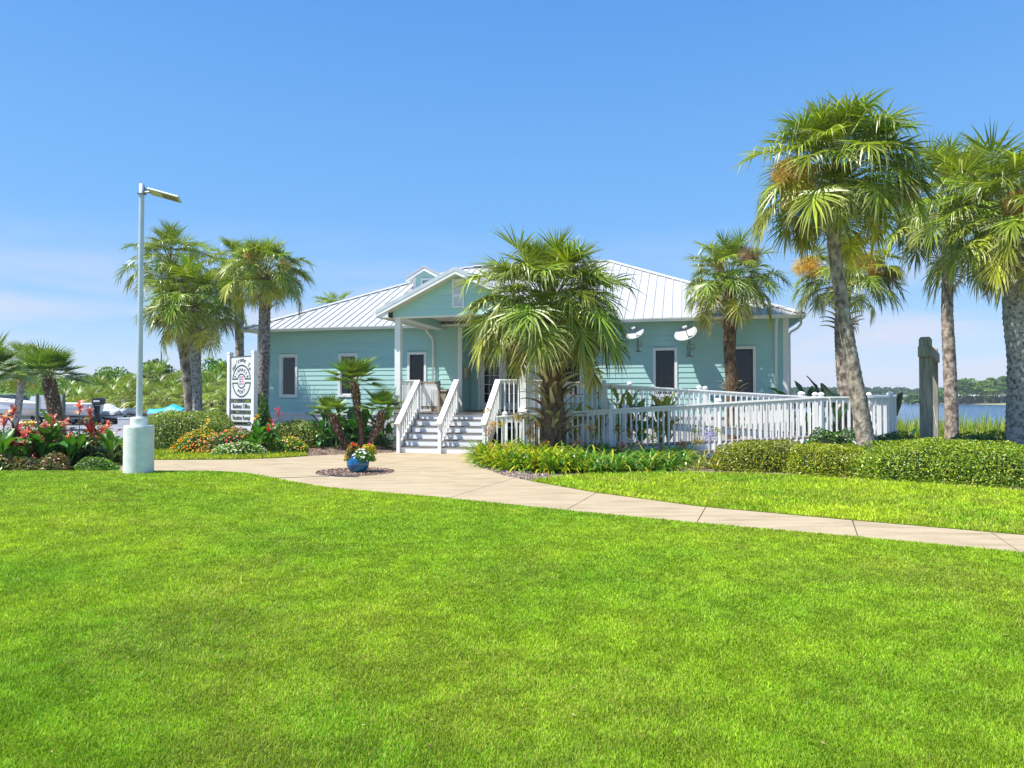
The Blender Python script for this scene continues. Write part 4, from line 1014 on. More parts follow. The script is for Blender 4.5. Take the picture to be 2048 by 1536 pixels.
def palm(label, Z, tr, crown, R, n=38, elo=-50, ehi=88, seed=0, bark=None, boots=0, bootz=None, fuzz=(), dead=0, basez=-.1, group='palms around the office', spread=1.0, bootsc=1.0, cat='palm tree', boots2=0):
    """tr: [(px, py, half width px)...] bottom to top at depth Z; crown (px, py)"""
    r = random.Random(seed); s = F / Z
    W3 = lambda px, py: Vector((at(px, Z), Z, zat(py, Z)))
    base = W3(tr[0][0], tr[0][1]); base.z = max(base.z, -.3) if basez is None else basez
    root = empty('palm_tree', base, 0, label, cat, group)
    pts = [W3(a, b) - base for a, b, c in tr]; pts[0].z = 0; rs = [c / s for a, b, c in tr]
    top = W3(*crown) - base
    _, P, Rr = trunk(pts + [top], rs + [rs[-1] * .9], bark or BARK, root, seed=seed)
    q = R / 2.2; n = int(n * 1.6)
    for i in range(n):
        t = (i + .5) / n; e = math.degrees(math.asin(1 - (1 - math.sin(rad(elo))) * t ** 1.0)) + r.uniform(-8, 8); az = i * 2.39996 + r.uniform(-.25, .25)
        e = r.uniform(0, 60) if e < -8 and r.random() < .6 else e; k = (int(max(-60, min(90, round(e / 15) * 15))), r.randrange(3)); me = FR[k]
        sc = q * r.uniform(.70, 1.10) * (1.0 if e > -20 else .92); hz_ = 1.0 - .12 * max(0, e - 35) / 55
        off = Vector((math.cos(az), math.sin(az), 0)) * rs[-1] * .6
        inst('frond', me, root, top + off + Vector((0, 0, (e / 90) * .34 * q - .05)), (r.uniform(-.12, .12), 0, az), (sc, sc * r.uniform(.85, 1.15), sc * hz_))
    for i in range(int(n * .55)):          # shorter young leaves filling the heart of the crown
        e = r.uniform(12, 86); az = r.uniform(0, 6.28); sc = q * r.uniform(.52, .84)
        inst('frond', FR[(int(max(0, min(90, round(e / 15) * 15))), r.randrange(3))], root, top + Vector((0, 0, (e / 90) * .45 * q)), (r.uniform(-.2, .2), 0, az), sc)
    for i in range(dead):
        az = r.uniform(0, 6.28); inst('frond', r.choice(FRD), root, top + Vector((0, 0, -.35 * q)), (0, r.uniform(0, .3), az), q * .9)
    if boots:
        z0, z1 = bootz
        a, b = zat(z0, Z) - base.z, zat(z1, Z) - base.z
        for i in range(boots):
            f = (i + .5) / boots; z = a + (b - a) * f; k = min(range(len(P)), key=lambda j: abs(P[j].z - z)); c = P[k]; az = i * 2.39996 + r.uniform(-.2, .2)
            rr = Rr[k] * .8; sc = bootsc * r.uniform(.8, 1.15)
            inst('leaf_base', r.choice(BOOTS), root, (c.x + math.cos(az) * rr, c.y + math.sin(az) * rr, z), (r.uniform(-.85, .85), r.uniform(-.1, .45), az), sc)
    for i in range(boots2):
        az = i * 2.39996; c = P[min(len(P) - 1, 2 + i // 3)]; rr = Rr[2] * .8
        inst('leaf_base', r.choice(BOOTS), root, (c.x + math.cos(az) * rr, c.y + math.sin(az) * rr, zat(790, Z) - base.z + .03 * i), (r.uniform(-.5, .5), r.uniform(0, .3), az), .75)
    for i, (px, py, k, sc) in enumerate(fuzz):
        p = (W3(px, py) - base); k_ = .27 * R; p = p * 1.0; v_ = (p + base) - Vector((0, 0, H)); p = p - v_.normalized() * k_
        inst('flower_cluster', FUZZ[k], root, p * 1.0, (r.uniform(-.3, .3), r.uniform(-.3, .3), r.uniform(0, 6)), sc)
    return root
palm('squat full palm with crisscross cut leaf bases in the lily bed before the ramp', 18.75, [(1108, 905, 27), (1106, 860, 26), (1106, 800, 22), (1102, 730, 17)], (1100, 634), 2.85, 60, -30, 86, 1,
     BARKD, 78, (868, 680), ((1170, 690, 2, .9), (1040, 690, 2, .7)), basez=-.1, bootsc=1.28)
palm('tall leaning palm with a huge ball crown rising from the round hedge', 15.3, [(1742, 925, 17.5), (1722, 830, 16.5), (1700, 700, 13.5), (1682, 580, 12), (1671, 480, 13)], (1676, 372), 2.3, 54, -36, 88, 2,
     None, 22, (475, 425), ((1590, 340, 0, 1.0), (1600, 385, 0, .8), (1810, 375, 1, .9)), basez=-.1, bootsc=.8)
palm('thick trunked palm cut off by the right edge of the picture', 15.6, [(2043, 985, 30), (2046, 860, 30), (2046, 720, 26), (2034, 620, 22), (2048, 560, 26)], (2066, 455), 2.6, 50, -34, 88, 3,
     BARKL, 22, (580, 505), ((2046, 405, 0, .9),), basez=-.1)
palm('straight slim palm behind the hedge next to the timber frame', 21.0, [(1903, 905, 12.5), (1902, 800, 12), (1899, 700, 11.5), (1897, 600, 10.5)], (1905, 430), 2.6, 42, -42, 88, 4, None, 0, None, ((1925, 335, 0, 1.1),), basez=-.35, dead=3)
palm('palm with orange flower clusters behind the end of the ramp', 22.2, [(1692, 870, 15), (1690, 790, 14), (1684, 700, 12), (1685, 640, 13)], (1694, 568), 1.95, 34, -32, 80, 5, None, 24, (660, 610), ((1620, 530, 0, 1.0), (1740, 525, 0, 1.1), (1790, 545, 2, .7)), basez=-.1, dead=2)
palm('medium palm standing between the ramp and the teal wall', 22.3, [(1466, 860, 13), (1464, 780, 12), (1460, 700, 12), (1461, 640, 13)], (1461, 572), 1.92, 40, -32, 88, 6, BARKD, 34, (660, 600), ((1500, 510, 2, .9), (1440, 530, 1, .6)), basez=-.1, boots2=11)
palm('palm with a grey trunk right of the white welcome sign', 24.2, [(523, 895, 12.5), (525, 800, 11.5), (528, 700, 11), (528, 620, 11)], (529, 555), 1.85, 40, -36, 88, 7, BARKS, 16, (625, 590), ((566, 530, 1, .6), (500, 510, 2, .6)), basez=-.1)
palm('tallest palm of the left group behind the lamp post', 27.0, [(386, 860, 10), (375, 760, 10), (358, 660, 9), (345, 600, 8)], (338, 535), 2.1, 28, -22, 88, 8, None, 10, (600, 560), ((330, 610, 2, .8),), basez=-.1, dead=2)
palm('lower full palm in the middle of the left group', 26.0, [(397, 858, 9), (394, 780, 9), (390, 720, 11), (389, 690, 13)], (386, 618), 2.2, 42, -38, 88, 9, BARKL, 18, (700, 660), ((325, 640, 2, .7),), basez=-.1)
palm('slim palm trunk just behind the lower full palm', 31.0, [(384, 850, 6), (378, 760, 6), (374, 690, 6)], (370, 630), 1.9, 26, -35, 85, 10, None, 0, None, (), basez=-.1)
palm('palm rising behind the white welcome sign', 30.0, [(481, 860, 8.5), (480, 760, 8.5), (478, 680, 8.5), (477, 620, 9)], (474, 548), 2.1, 34, -38, 85, 11, None, 8, (620, 600), ((505, 520, 2, .8),), basez=-.1)
palm('palm with a smooth grey trunk at the left edge of the car park', 36.0, [(28, 880, 8), (33, 840, 7.5), (40, 790, 6.5), (43, 770, 7)], (42, 735), 1.75, 30, -35, 85, 12, BARKL, 8, (772, 755), (), basez=-.05)
palm('palm top showing above the left end of the roof', 44.0, [(672, 840, 5), (672, 700, 5)], (672, 630), 1.9, 24, -30, 85, 13, None, 0, None, (), basez=-.1)

# ---- fan palms with stiff leaves and shaggy stems
def fan_frond(elev, seed, Lp=.55, Lr=.52, nseg=26, cyan=0):
    r = np.random.default_rng(seed); B = NB(); up = np.array([0, 0, 1.])
    pts = [np.zeros(3)]
    for i in range(4):
        a = elev - 10 * i / 4; pts.append(pts[-1] + np.array([math.cos(rad(a)), 0, math.sin(rad(a))]) * Lp / 4)
    gcol = np.array([.17, .29, .04]); B.tube(pts, [.012, .010, .009, .008, .008], [np.array([.22, .28, .06])] * 5, 3)
    ang = elev - 12; d = np.array([math.cos(rad(ang)), 0, math.sin(rad(ang))]); nn = np.array([-math.sin(rad(ang)), 0, math.cos(rad(ang))]); o = pts[-1]
    for i in range(nseg):
        s = -1 + 2 * (i + .5) / nseg; phi = rad(abs(s) * 118); sg = 1 if s > 0 else -1
        dr = nrm(math.cos(phi) * d + math.sin(phi) * sg * np.array([0, 1., 0]) + nn * (.30 * math.sin(phi)) )
        L = Lr * (1 - .3 * s * s) * (.92 + .16 * r.random()); P = [o]; q = o; e = dr
        for j in range(4): e = nrm(e - up * .03 * j); q = q + e * L / 4; P.append(q)
        sd = nrm(np.cross(dr, nn)); sd = nrm(sd + np.cross(sd, dr) * (.4 if i % 2 else -.4)); W_ = [sd * .016 * k for k in (.5, 1.2, 1, .55, .05)]
        br = .8 + .45 * r.random(); B.strip(P, W_, [gcol * br * k for k in (1.1, 1.05, 1, 1, 1.3)])
    return B.mesh('frond', LEAF)
FAN = {e: [fan_frond(e, 500 + e + v) for v in range(2)] for e in range(-15, 91, 15)}
def spikes_mesh(P, Rr, n, seed, cols, l=.075):
    r = np.random.default_rng(seed); B = NB()
    for i in range(n):
        k = r.random() * (len(P) - 1); a = int(k); f = k - a; a2 = min(a + 1, len(P) - 1); c = np.array(P[a]) * (1 - f) + np.array(P[a2]) * f; R0 = Rr[a]
        az = r.random() * 2 * math.pi; o = np.array([math.cos(az), math.sin(az), 0]); p0 = c + o * R0 * .8; t = np.array([-o[1], o[0], 0])
        d = nrm(o * .9 + np.array([0, 0, .75 - .9 * (r.random() < .25)]) + r.normal(size=3) * .15); L = l * (.6 + .9 * r.random()); cc = np.array(cols[r.integers(len(cols))]) * (.7 + .6 * r.random())
        B.strip([p0, p0 + d * L * .5, p0 + nrm(d + [0, 0, .1]) * L], [t * .016, t * .013, t * .003], [cc * .6, cc, cc * 1.3])
    return B.mesh('leaf_stubs', BOOT)
def fanpalm(label, Z, tr, crown, sc, n=26, elo=0, seed=0, stubs=(0, 1), group='small fan palms', basez=0.0, nst=560, stl=.10):
    r = random.Random(seed); s = F / Z; W3 = lambda px, py: Vector((at(px, Z), Z, zat(py, Z)))
    base = W3(tr[0][0], tr[0][1]); base.z = basez
    root = empty('fan_palm', base, 0, label, 'fan palm', group)
    pts = [W3(a, b) - base for a, b, c in tr]; pts[0].z = 0; rs = [c / s for a, b, c in tr]; top = W3(*crown) - base
    _, P, Rr = trunk(pts + [top], rs + [rs[-1] * .8], BARKD, root, seed=seed)
    a, b = int(len(P) * stubs[0]), int(len(P) * stubs[1]) ; st_ = link(bpy.data.objects.new('leaf_stubs', spikes_mesh(P[a:b], Rr[a:b], nst, seed, [(.10, .06, .035), (.22, .13, .07), (.72, .66, .60), (.36, .24, .15)], stl)), root); st_['kind'] = 'stuff'
    for i in range(n):
        e = 85 - (85 - elo) * ((i + .5) / n) ** .8 + r.uniform(-6, 6); az = i * 2.39996 + r.uniform(-.3, .3); k = int(max(-15, min(90, round(e / 15) * 15)))
        inst('frond', r.choice(FAN[k]), root, top, (r.uniform(-.15, .15), 0, az), sc * r.uniform(.85, 1.15))
    return root
fanpalm('tallest of three small fan palms left of the stairs, straight bare lower stem', 22.0, [(724, 905, 6), (722, 860, 5), (716, 825, 6), (712, 790, 9)], (709, 768), .98, 28, 5, 21, (.42, 1))
fanpalm('small fan palm leaning left beside the middle one', 22.0, [(694, 902, 7), (684, 875, 7), (672, 850, 9)], (664, 832), .78, 22, 5, 22, (.15, 1))
fanpalm('small fan palm leaning right towards the stairs', 22.0, [(738, 902, 6), (746, 875, 7), (758, 850, 9)], (764, 824), .86, 24, 5, 23, (.2, 1))
fanpalm('fan palm with a thick shaggy brown trunk at the car park edge', 26.0, [(122, 895, 14), (115, 850, 13), (106, 800, 13), (99, 770, 13)], (98, 757), 1.35, 30, 8, 24, (.05, 1), nst=900, stl=.14)
fanpalm('large fan palm whose leaves enter from the left edge', 27.0, [(-40, 895, 10), (-36, 800, 10)], (-34, 752), 1.75, 30, -10, 25, (.2, 1))

# ================================================================== SHRUBS AND FLOWERS
SHL = leafmat('shrub_leaf', .32, .25, .6, (1.2, 1.3, .5))
FLW = leafmat('petal', .6, .3, .2, (1.1, 1.0, .9))
def leafquads(P, Nn, size, cols, rg, flat=.75, aspect=.5):
    """one folded leaf (two triangles) per point"""
    n = len(P); D = nrm(Nn * flat + rg.normal(size=(n, 3)) * .75); T = nrm(np.cross(D, rg.normal(size=(n, 3)))); U = np.cross(D, T)
    L = (size * (.65 + .7 * rg.random(n)))[:, None]; Wd = L * aspect
    V = np.stack([P - T * L * .5, P + U * Wd * .5 + D * L * .12, P + T * L * .5, P - U * Wd * .5 + D * L * .12], 1).reshape(-1, 3)
    b = np.arange(n)[:, None] * 4; T3 = np.concatenate([b + [0, 1, 2], b + [0, 2, 3]])
    return V, T3, np.repeat(cols, 4, 0)
def blob_points(n, rx, ry, rz, rg, p=2.6, shell=.16, lump=.12, seed=0):
    D = nrm(rg.normal(size=(n, 3)) * [1, 1, .9]); D[:, 2] = np.abs(D[:, 2]) * 1.0 - .12; D = nrm(D)
    k = (np.abs(D[:, 0]) ** p + np.abs(D[:, 1]) ** p + np.abs(D[:, 2]) ** p) ** (-1 / p)
    S_ = D * k[:, None]
    ph = seed * 1.7
    lm = 1 + lump * (np.sin(S_[:, 0] * 3.1 * rx + ph) * np.sin(S_[:, 1] * 3.3 * ry + 2 * ph) + .6 * np.sin(S_[:, 0] * 7.3 * rx + ph * 3 + S_[:, 2] * 5) * np.cos(S_[:, 1] * 6.1 * ry + ph))
    dep = 1 - shell * rg.random(n) ** 1.6
    P = S_ * (lm * dep)[:, None] * [rx, ry, rz]; Nn = nrm(D / np.array([rx, ry, rz]) * rx)
    return P, Nn, dep, D
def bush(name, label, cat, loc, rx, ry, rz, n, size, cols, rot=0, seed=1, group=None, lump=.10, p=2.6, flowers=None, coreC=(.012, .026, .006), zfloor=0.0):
    rg = np.random.default_rng(seed); root = empty(name, loc, rot, label, cat, group)
    P, Nn, dep, D = blob_points(n, rx, ry, rz, rg, p, .20, lump, seed)
    P[:, 2] = np.maximum(P[:, 2], zfloor + .02 + .05 * rg.random(n))
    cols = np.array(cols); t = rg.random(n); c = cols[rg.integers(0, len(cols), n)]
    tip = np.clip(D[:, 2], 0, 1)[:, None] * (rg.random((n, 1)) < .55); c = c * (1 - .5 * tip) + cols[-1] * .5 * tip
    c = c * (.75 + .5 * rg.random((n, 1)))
    V, T3, CC = leafquads(P, Nn, size, c, rg)
    o = link(bpy.data.objects.new('foliage', np_mesh('foliage', V, [T3], SHL, CC)), root); o['kind'] = 'stuff'
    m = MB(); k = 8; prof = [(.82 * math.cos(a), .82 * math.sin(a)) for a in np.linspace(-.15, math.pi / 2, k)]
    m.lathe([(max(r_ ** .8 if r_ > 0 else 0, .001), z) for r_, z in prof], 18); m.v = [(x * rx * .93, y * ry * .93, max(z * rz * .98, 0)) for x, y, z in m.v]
    m.obj('light_blocking_core', mat('dark_core', coreC, (.022, .03, .010), 20, .95, bstr=1, bdist=.05), root)  # dark inner blob added under the leaves to block light
    if flowers:
        for fc, cnt, fs, zmin in flowers:
            P, Nn, dep, D = blob_points(cnt * 3, rx * 1.03, ry * 1.03, rz * 1.04, rg, p, .05, lump, seed); ok = (D[:, 2] > zmin); P = P[ok][:cnt]; D = D[ok][:cnt]
            P, D = (P, D)
            np_fl(P, D, fs, fc, rg, root)
    return root
def np_fl(P, D, fs, fc, rg, root, nm='blossoms'):
    """small round flower heads: five short petals and a centre each"""
    n = len(P); fc = np.array(fc); V = []; Fc = []; CC = []
    up = nrm(D * .6 + [0, 0, .7] + rg.normal(size=(n, 3)) * .2); T = nrm(np.cross(up, rg.normal(size=(n, 3)))); U = np.cross(up, T)
    c = fc[rg.integers(0, len(fc), n)] * (.8 + .4 * rg.random((n, 1))); R0 = (fs * (.6 + .7 * rg.random(n)))[:, None]
    vs = [P + up * R0 * .45]
    for k in range(6):
        a = k * math.pi / 3; vs.append(P + (T * math.cos(a) + U * math.sin(a)) * R0 + up * R0 * (.1 if k % 2 else -.1))
    V = np.stack(vs, 1).reshape(-1, 3); b = np.arange(n)[:, None] * 7
    Fc = np.concatenate([b + [0, 1 + k, 1 + (k + 1) % 6] for k in range(6)])
    cc = np.repeat(c, 7, 0).reshape(n, 7, 3); cc[:, 0] *= 1.15
    o = link(bpy.data.objects.new(nm, np_mesh(nm, V, [Fc], FLW, cc.reshape(-1, 3))), root); o['kind'] = 'stuff'; return o
HG = [(.07, .16, .012), (.16, .28, .015), (.28, .42, .02), (.52, .50, .03), (.42, .52, .03)]
HG2 = [(.06, .13, .02), (.12, .21, .03), (.22, .33, .05), (.36, .44, .08)]
DG = [(.03, .08, .015), (.05, .12, .02), (.09, .18, .03)]
HGR = 'rounded shrubs of the front hedge'
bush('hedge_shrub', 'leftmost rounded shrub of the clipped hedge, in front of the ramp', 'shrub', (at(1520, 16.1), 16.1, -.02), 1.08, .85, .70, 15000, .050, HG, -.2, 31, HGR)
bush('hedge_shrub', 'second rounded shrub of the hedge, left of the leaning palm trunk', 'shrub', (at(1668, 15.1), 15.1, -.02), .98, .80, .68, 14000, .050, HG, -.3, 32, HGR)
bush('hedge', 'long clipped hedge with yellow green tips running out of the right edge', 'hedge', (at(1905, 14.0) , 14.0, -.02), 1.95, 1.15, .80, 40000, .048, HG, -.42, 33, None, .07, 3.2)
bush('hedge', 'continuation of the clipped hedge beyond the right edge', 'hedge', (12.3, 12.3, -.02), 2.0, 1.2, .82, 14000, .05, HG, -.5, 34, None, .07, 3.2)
bush('pittosporum_shrub', 'brighter whorled shrub behind the hedge at the ramp corner', 'shrub', (at(1665, 16.9), 16.9, 0), .85, .5, .92, 4200, .075, [(.06, .15, .015), (.10, .22, .02), (.16, .30, .03)], 0, 35, None, .2, 2)
bush('pittosporum_shrub', 'dark green shrub at the foot of the timber frame behind the hedge', 'shrub', (at(1790, 16.6), 16.6, 0), 1.0, .6, .82, 4500, .07, DG, 0, 36, None, .15, 2)
bush('pittosporum_shrub', 'low dark green shrubs between the hedge and the thick palm', 'shrub', (at(1965, 16.0), 16.0, 0), 1.55, .7, .82, 6000, .07, DG + [(.10, .22, .03)], 0, 37, None, .15, 2.4)
bush('hedge', 'clipped hedge behind the orange flower bed left of the welcome sign', 'hedge', (at(372, 22.6), 22.6, 0), 1.55, 1.0, 1.22, 24000, .062, HG2, .05, 38, None, .06, 3.2)
bush('hedge', 'short piece of clipped hedge behind the left sign post', 'hedge', (at(452, 25.4), 25.4, 0), .95, .7, 1.22, 4500, .08, DG + [(.12, .20, .04)], .05, 39, None, .08, 2.6)
bush('hedge_shrub', 'round light green shrub against the white skirting of the left wall', 'shrub', (at(598, 23.3), 23.3, 0), .98, .75, .86, 8000, .07, HG2, 0, 40, None, .06, 3)
bush('dwarf_cypress', 'narrow feathery conifer beside the right sign post', 'conifer', (at(523, 21.7), 21.7, 0), .36, .32, 1.55, 4200, .09, [(.05, .14, .015), (.09, .22, .03), (.13, .28, .04)], 0, 41, None, .25, 1.4)
bush('dwarf_cypress', 'slim feathery conifer just left of the welcome sign', 'conifer', (at(447, 23.6), 23.6, 0), .28, .28, 1.25, 2200, .09, [(.06, .15, .03), (.09, .20, .04)], 0, 42, None, .25, 1.3)

YEL, ORG, RED, WHT, PNK = (.85, .52, .02), (.85, .22, .02), (.75, .03, .02), (.85, .85, .78), (.85, .35, .30)
LG = [(.08, .20, .02), (.15, .32, .025), (.26, .42, .03)]
bush('lantana_mound', 'orange and yellow lantana mound at the left end of the sign bed', 'flowers', (at(405, 20.9), 20.9, 0), .85, .55, .62, 3800, .05, LG, 0, 51, 'flower mounds under the sign', .15, 2.2, [([ORG, YEL, (.9, .38, .02)], 520, .024, .0)])
bush('lantana_mound', 'mixed yellow and red flower mound in the middle of the sign bed', 'flowers', (at(455, 20.7), 20.7, 0), .75, .5, .66, 3400, .05, LG, 0, 52, 'flower mounds under the sign', .15, 2.2, [([YEL, ORG, RED, PNK], 330, .024, .1)])
bush('lantana_mound', 'low white and pale yellow flower mound in front of the sign', 'flowers', (at(478, 20.0), 20.0, 0), .75, .35, .40, 2800, .05, LG, 0, 53, 'flower mounds under the sign', .15, 2.2, [([WHT, (.9, .85, .5)], 190, .022, .1)])
bush('lantana_mound', 'yellow flower mound at the right end of the sign bed', 'flowers', (at(578, 20.9), 20.9, 0), .62, .45, .50, 2800, .05, LG, 0, 54, 'flower mounds under the sign', .15, 2.2, [([YEL, YEL, (.9, .7, .1)], 190, .022, .1), ([PNK], 12, .03, .3)])
bush('lantana_mound', 'yellow and orange lantana behind the left flower bed', 'flowers', (at(205, 18.0), 18.0, 0), .68, .45, .80, 3400, .05, LG, 0, 55, None, .18, 2, [([YEL, ORG, YEL], 330, .024, .1)])
bush('lantana_mound', 'red flowers mixed into green leaves left of the lamp base', 'flowers', (at(180, 16.6), 16.6, 0), .40, .3, .66, 1800, .05, LG, 0, 56, None, .18, 2, [([RED, (.8, .1, .04)], 70, .022, .1)])
bush('groundcover_mound', 'low spreading green plant at the grass edge left of the lamp', 'shrub', (at(188, 14.6), 14.6, .12), .46, .36, .30, 3200, .035, LG, 0, 57, None, .15, 2)
bush('groundcover_mound', 'small yellow green plant by the lamp base', 'shrub', (at(240, 17.2), 17.2, 0), .22, .2, .28, 900, .04, [(.2, .35, .03), (.3, .4, .04)], 0, 58, None, .15, 2)
CO = [(.25, .08, .06), (.38, .18, .08), (.32, .30, .06), (.12, .20, .03), (.45, .22, .16), (.10, .18, .03), (.3, .35, .08)]
for i, (px, yy, r0) in enumerate([(12, 14.3, .42), (62, 14.2, .45), (108, 14.3, .36)]):
    bush('coleus', ['low red and green coleus at the far left grass edge', 'low orange red coleus in the middle of the left bed edge', 'low pinkish coleus under the tall salmon canna'][i], 'plant', (at(px, yy), yy, .14), r0 * .95, .26, .33, 1100, .085, CO, 0, 60 + i, 'coleus edging the left bed', .32, 1.7)

# ---- strap leaved lilies and their seed heads
def straps(name, label, pts, seed, cols, L0=.52, per=26, w=.013, lean=1.0, kind='stuff', cat='lilies'):
    r = np.random.default_rng(seed); B = NB()
    for (x, y, z) in pts:
        k = .8 + .45 * r.random(); yel = r.random()
        for i in range(per):
            az = r.random() * 6.28; a = 82 - 45 * r.random() * lean; L = L0 * k * (.6 + .6 * r.random()); o = np.array([math.cos(az), math.sin(az), 0]); q = np.array([x, y, z]) + o * .04; P = [q]; n = 4
            for j in range(n): aa = a - (75 + 60 * r.random()) * (j / n) ** 1.4; q = q + (o * math.cos(rad(aa)) + np.array([0, 0, math.sin(rad(aa))])) * L / n; P.append(q)
            s = np.array([-o[1], o[0], 0]); c = np.array(cols[int(min(len(cols) - 1, r.random() ** 1.0 * len(cols)))]) * (.75 + .5 * r.random())
            tipc = c * .6 + np.array([.55, .50, .12]) * .4 if r.random() < .4 else c * 1.1
            B.strip(P, [s * w * f for f in (.7, 1, 1, .8, .1)], [c * .7, c, c, c * 1.05, tipc], np.array([0, 0, -.3]))
    o = link(bpy.data.objects.new(name, B.mesh(name, SHL))); return tag(o, label, cat, kind=kind)
def sample(poly, n, seed, z=0.0, dmin=.16):
    r = random.Random(seed); xs = [p[0] for p in poly]; ys = [p[1] for p in poly]; out = []; t = 0
    while len(out) < n and t < n * 60:
        t += 1; p = (r.uniform(min(xs), max(xs)), r.uniform(min(ys), max(ys)))
        if inpoly(np.array([p]), poly)[0] and all((p[0] - q[0]) ** 2 + (p[1] - q[1]) ** 2 > dmin ** 2 for q in out): out.append((p[0], p[1], z))
    return out
bedA = [g(948, 914), g(954, 926), g(1000, 938), g(1080, 945), g(1160, 948), l2w(14.0, -5.75)[:2], l2w(11.55, -5.45)[:2]]
bedB = [g(1160, 948), g(1250, 946), g(1370, 942), l2w(17.2, -5.6)[:2], l2w(14.0, -5.75)[:2]]
YG = [(.05, .16, .012), (.14, .32, .015), (.28, .46, .015), (.46, .52, .02), (.60, .56, .03)]
GG = [(.05, .15, .015), (.08, .22, .02), (.14, .28, .02), (.34, .34, .03)]
straps('agapanthus_bed', 'dense yellow green strap leaves of the lily bed beside the path', sample(bedA, 190, 3, 0, .10), 71, YG, .62, 20, w=.021, lean=1.5)
straps('agapanthus_bed', 'darker green strap leaves of the lily bed along the ramp', sample(bedB, 120, 4, 0, .10), 72, GG, .58, 19, w=.021, lean=1.5)
straps('agapanthus_bed', 'small yellowed lily clumps just left of the first hedge shrub', [(*g(x, y), 0) for x, y in ((1395, 940), (1415, 936), (1432, 942), (1405, 930))], 73, [(.3, .35, .03), (.5, .48, .08), (.2, .3, .02)], .42, 22)
def umbel(seed, col, R=.115, n=60):
    r = np.random.default_rng(seed); B = NB(); o = np.array([0, 0, 0.])
    for i in range(n):
        d = nrm(r.normal(size=3) + [0, 0, .35]); L = R * (.7 + .5 * r.random()); s = nrm(np.cross(d, [.3, .2, 1])) * .0045; c = np.array(col) * (.6 + .7 * r.random()); s2 = np.cross(d, s)
        B.strip([o, d * L * .7, d * L], [s * .5, s * .6, s * 2.6], [c * .5, c * .8, c]); B.strip([d * L * .65, d * L * 1.05], [s2 * .5, s2 * 2.6], [c, c * 1.2])
    return B.mesh('seed_head', FLW)
SEEN_ = {}
def SEEDWHERE(px, py):
    a = 'beside the right stair rail' if px < 1012 else 'left of the squat palm trunk' if px < 1082 else 'in front of the squat palm trunk' if px < 1140 else 'just right of the squat palm trunk' if px < 1200 else 'by the first ramp posts' if px < 1275 else 'in front of the middle ramp rail' if px < 1340 else 'near the hedge end of the ramp'
    b = 'high' if py < 856 else 'midway' if py < 880 else 'low'
    k = SEEN_.get((a, b), 0); SEEN_[(a, b)] = k + 1
    return b + ' ' + a + ['', ', second', ', third', ', fourth'][k]
UM = [umbel(1, (.62, .42, .10)), umbel(2, (.70, .55, .10)), umbel(3, (.55, .36, .24)), umbel(4, (.50, .52, .10)), umbel(5, (.42, .42, .75))]
for i, (px, py, k) in enumerate([(974, 822, 0), (984, 850, 1), (978, 865, 2), (1003, 850, 1), (1038, 836, 1), (1058, 841, 1), (1060, 868, 0), (1072, 853, 0), (1066, 876, 0), (1093, 851, 1), (1108, 851, 0), (1130, 853, 2), (1150, 864, 1), (1180, 857, 1),
                                 (1186, 874, 3), (1157, 887, 2), (1090, 892, 0), (1236, 861, 0), (1262, 868, 0), (1288, 866, 3), (1309, 862, 3), (1304, 880, 3), (1278, 890, 2), (1320, 895, 2), (1366, 888, 0), (1395, 885, 1), (1420, 873, 4), (1434, 864, 3), (1390, 864, 3), (1365, 892, 2), (1245, 893, 2), (1015, 895, 0), (1030, 905, 0), (985, 898, 0)]):
    Zd = 18.9 - .0022 * (px - 960) - .02 * (py - 850) if px < 1250 else 18.4 - .0035 * (px - 1250); z = zat(py, Zd)
    k_lab = SEEDWHERE(px, py)
    t = empty('agapanthus_seedhead', (at(px, Zd), Zd, 0), 0, '%s lily head %s' % (['orange brown', 'yellow', 'pale pinkish brown', 'green', 'faded lilac'][k], k_lab), 'flower', 'lily seed heads along the ramp')
    lx = R_.uniform(-.12, .12); B = NB(); B.tube([np.array([lx, .03, .1]), np.array([lx * .4, 0, z * .6]), np.array([0, 0, z])], [.006, .005, .004], [np.array([.14, .22, .04])] * 3, 4)
    link(bpy.data.objects.new('stalk', B.mesh('stalk', SHL)), t); inst('seed_head', UM[k], t, (0, 0, z), (R_.uniform(-.4, .4), 0, R_.uniform(0, 6)), R_.uniform(.85, 1.25))

# ---- broad leaved plants
def paddle(L, Wd, pet, seed, col, a0=78, curl=60, ny=6, edge=None, rib=1.25):
    """petiole then a folded oval blade, in the XZ plane, base at the origin"""
    r = np.random.default_rng(seed); B = NB(); P = [np.zeros(3)]; a = a0; n = 4
    for i in range(n): a = a0 - 8 * i / n; P.append(P[-1] + np.array([math.cos(rad(a)), 0, math.sin(rad(a))]) * pet / n)
    col = np.array(col); B.tube(P, [.016, .013, .011, .009, .007], [col * .9] * 5, 4); q = P[-1]; k0 = len(B.v); m = 8; K = []
    for i in range(m + 1):
        u = i / m; aa = a - curl * u ** 1.4; d = np.array([math.cos(rad(aa)), 0, math.sin(rad(aa))]); nn = np.array([-math.sin(rad(aa)), 0, math.cos(rad(aa))])
        if i: q = q + d * L / m
        w = Wd * .5 * (math.sin(math.pi * min(1, u * .93 + .05)) ** .75); wob = .012 * math.sin(i * 2.3 + seed)
        K.append((q.copy(), w, nn, wob))
    for q, w, nn, wob in K:
        y = np.array([0, 1., 0])
        for t, h in ((-1, .35), (-.5, .22), (0, 0), (.5, .22), (1, .35)):
            B.v.append(q + y * w * t + nn * (w * h + wob * t)); c = col * (rib if t == 0 else (.85 + .3 * r.random()))
            if edge is not None and abs(t) == 1: c = np.array(edge)
            B.c.append(c)
    for i in range(m):
        for j in range(4): a_ = k0 + i * 5 + j; B.f.append((a_, a_ + 1, a_ + 6, a_ + 5))
    return B.mesh('leaf', SHL, True)
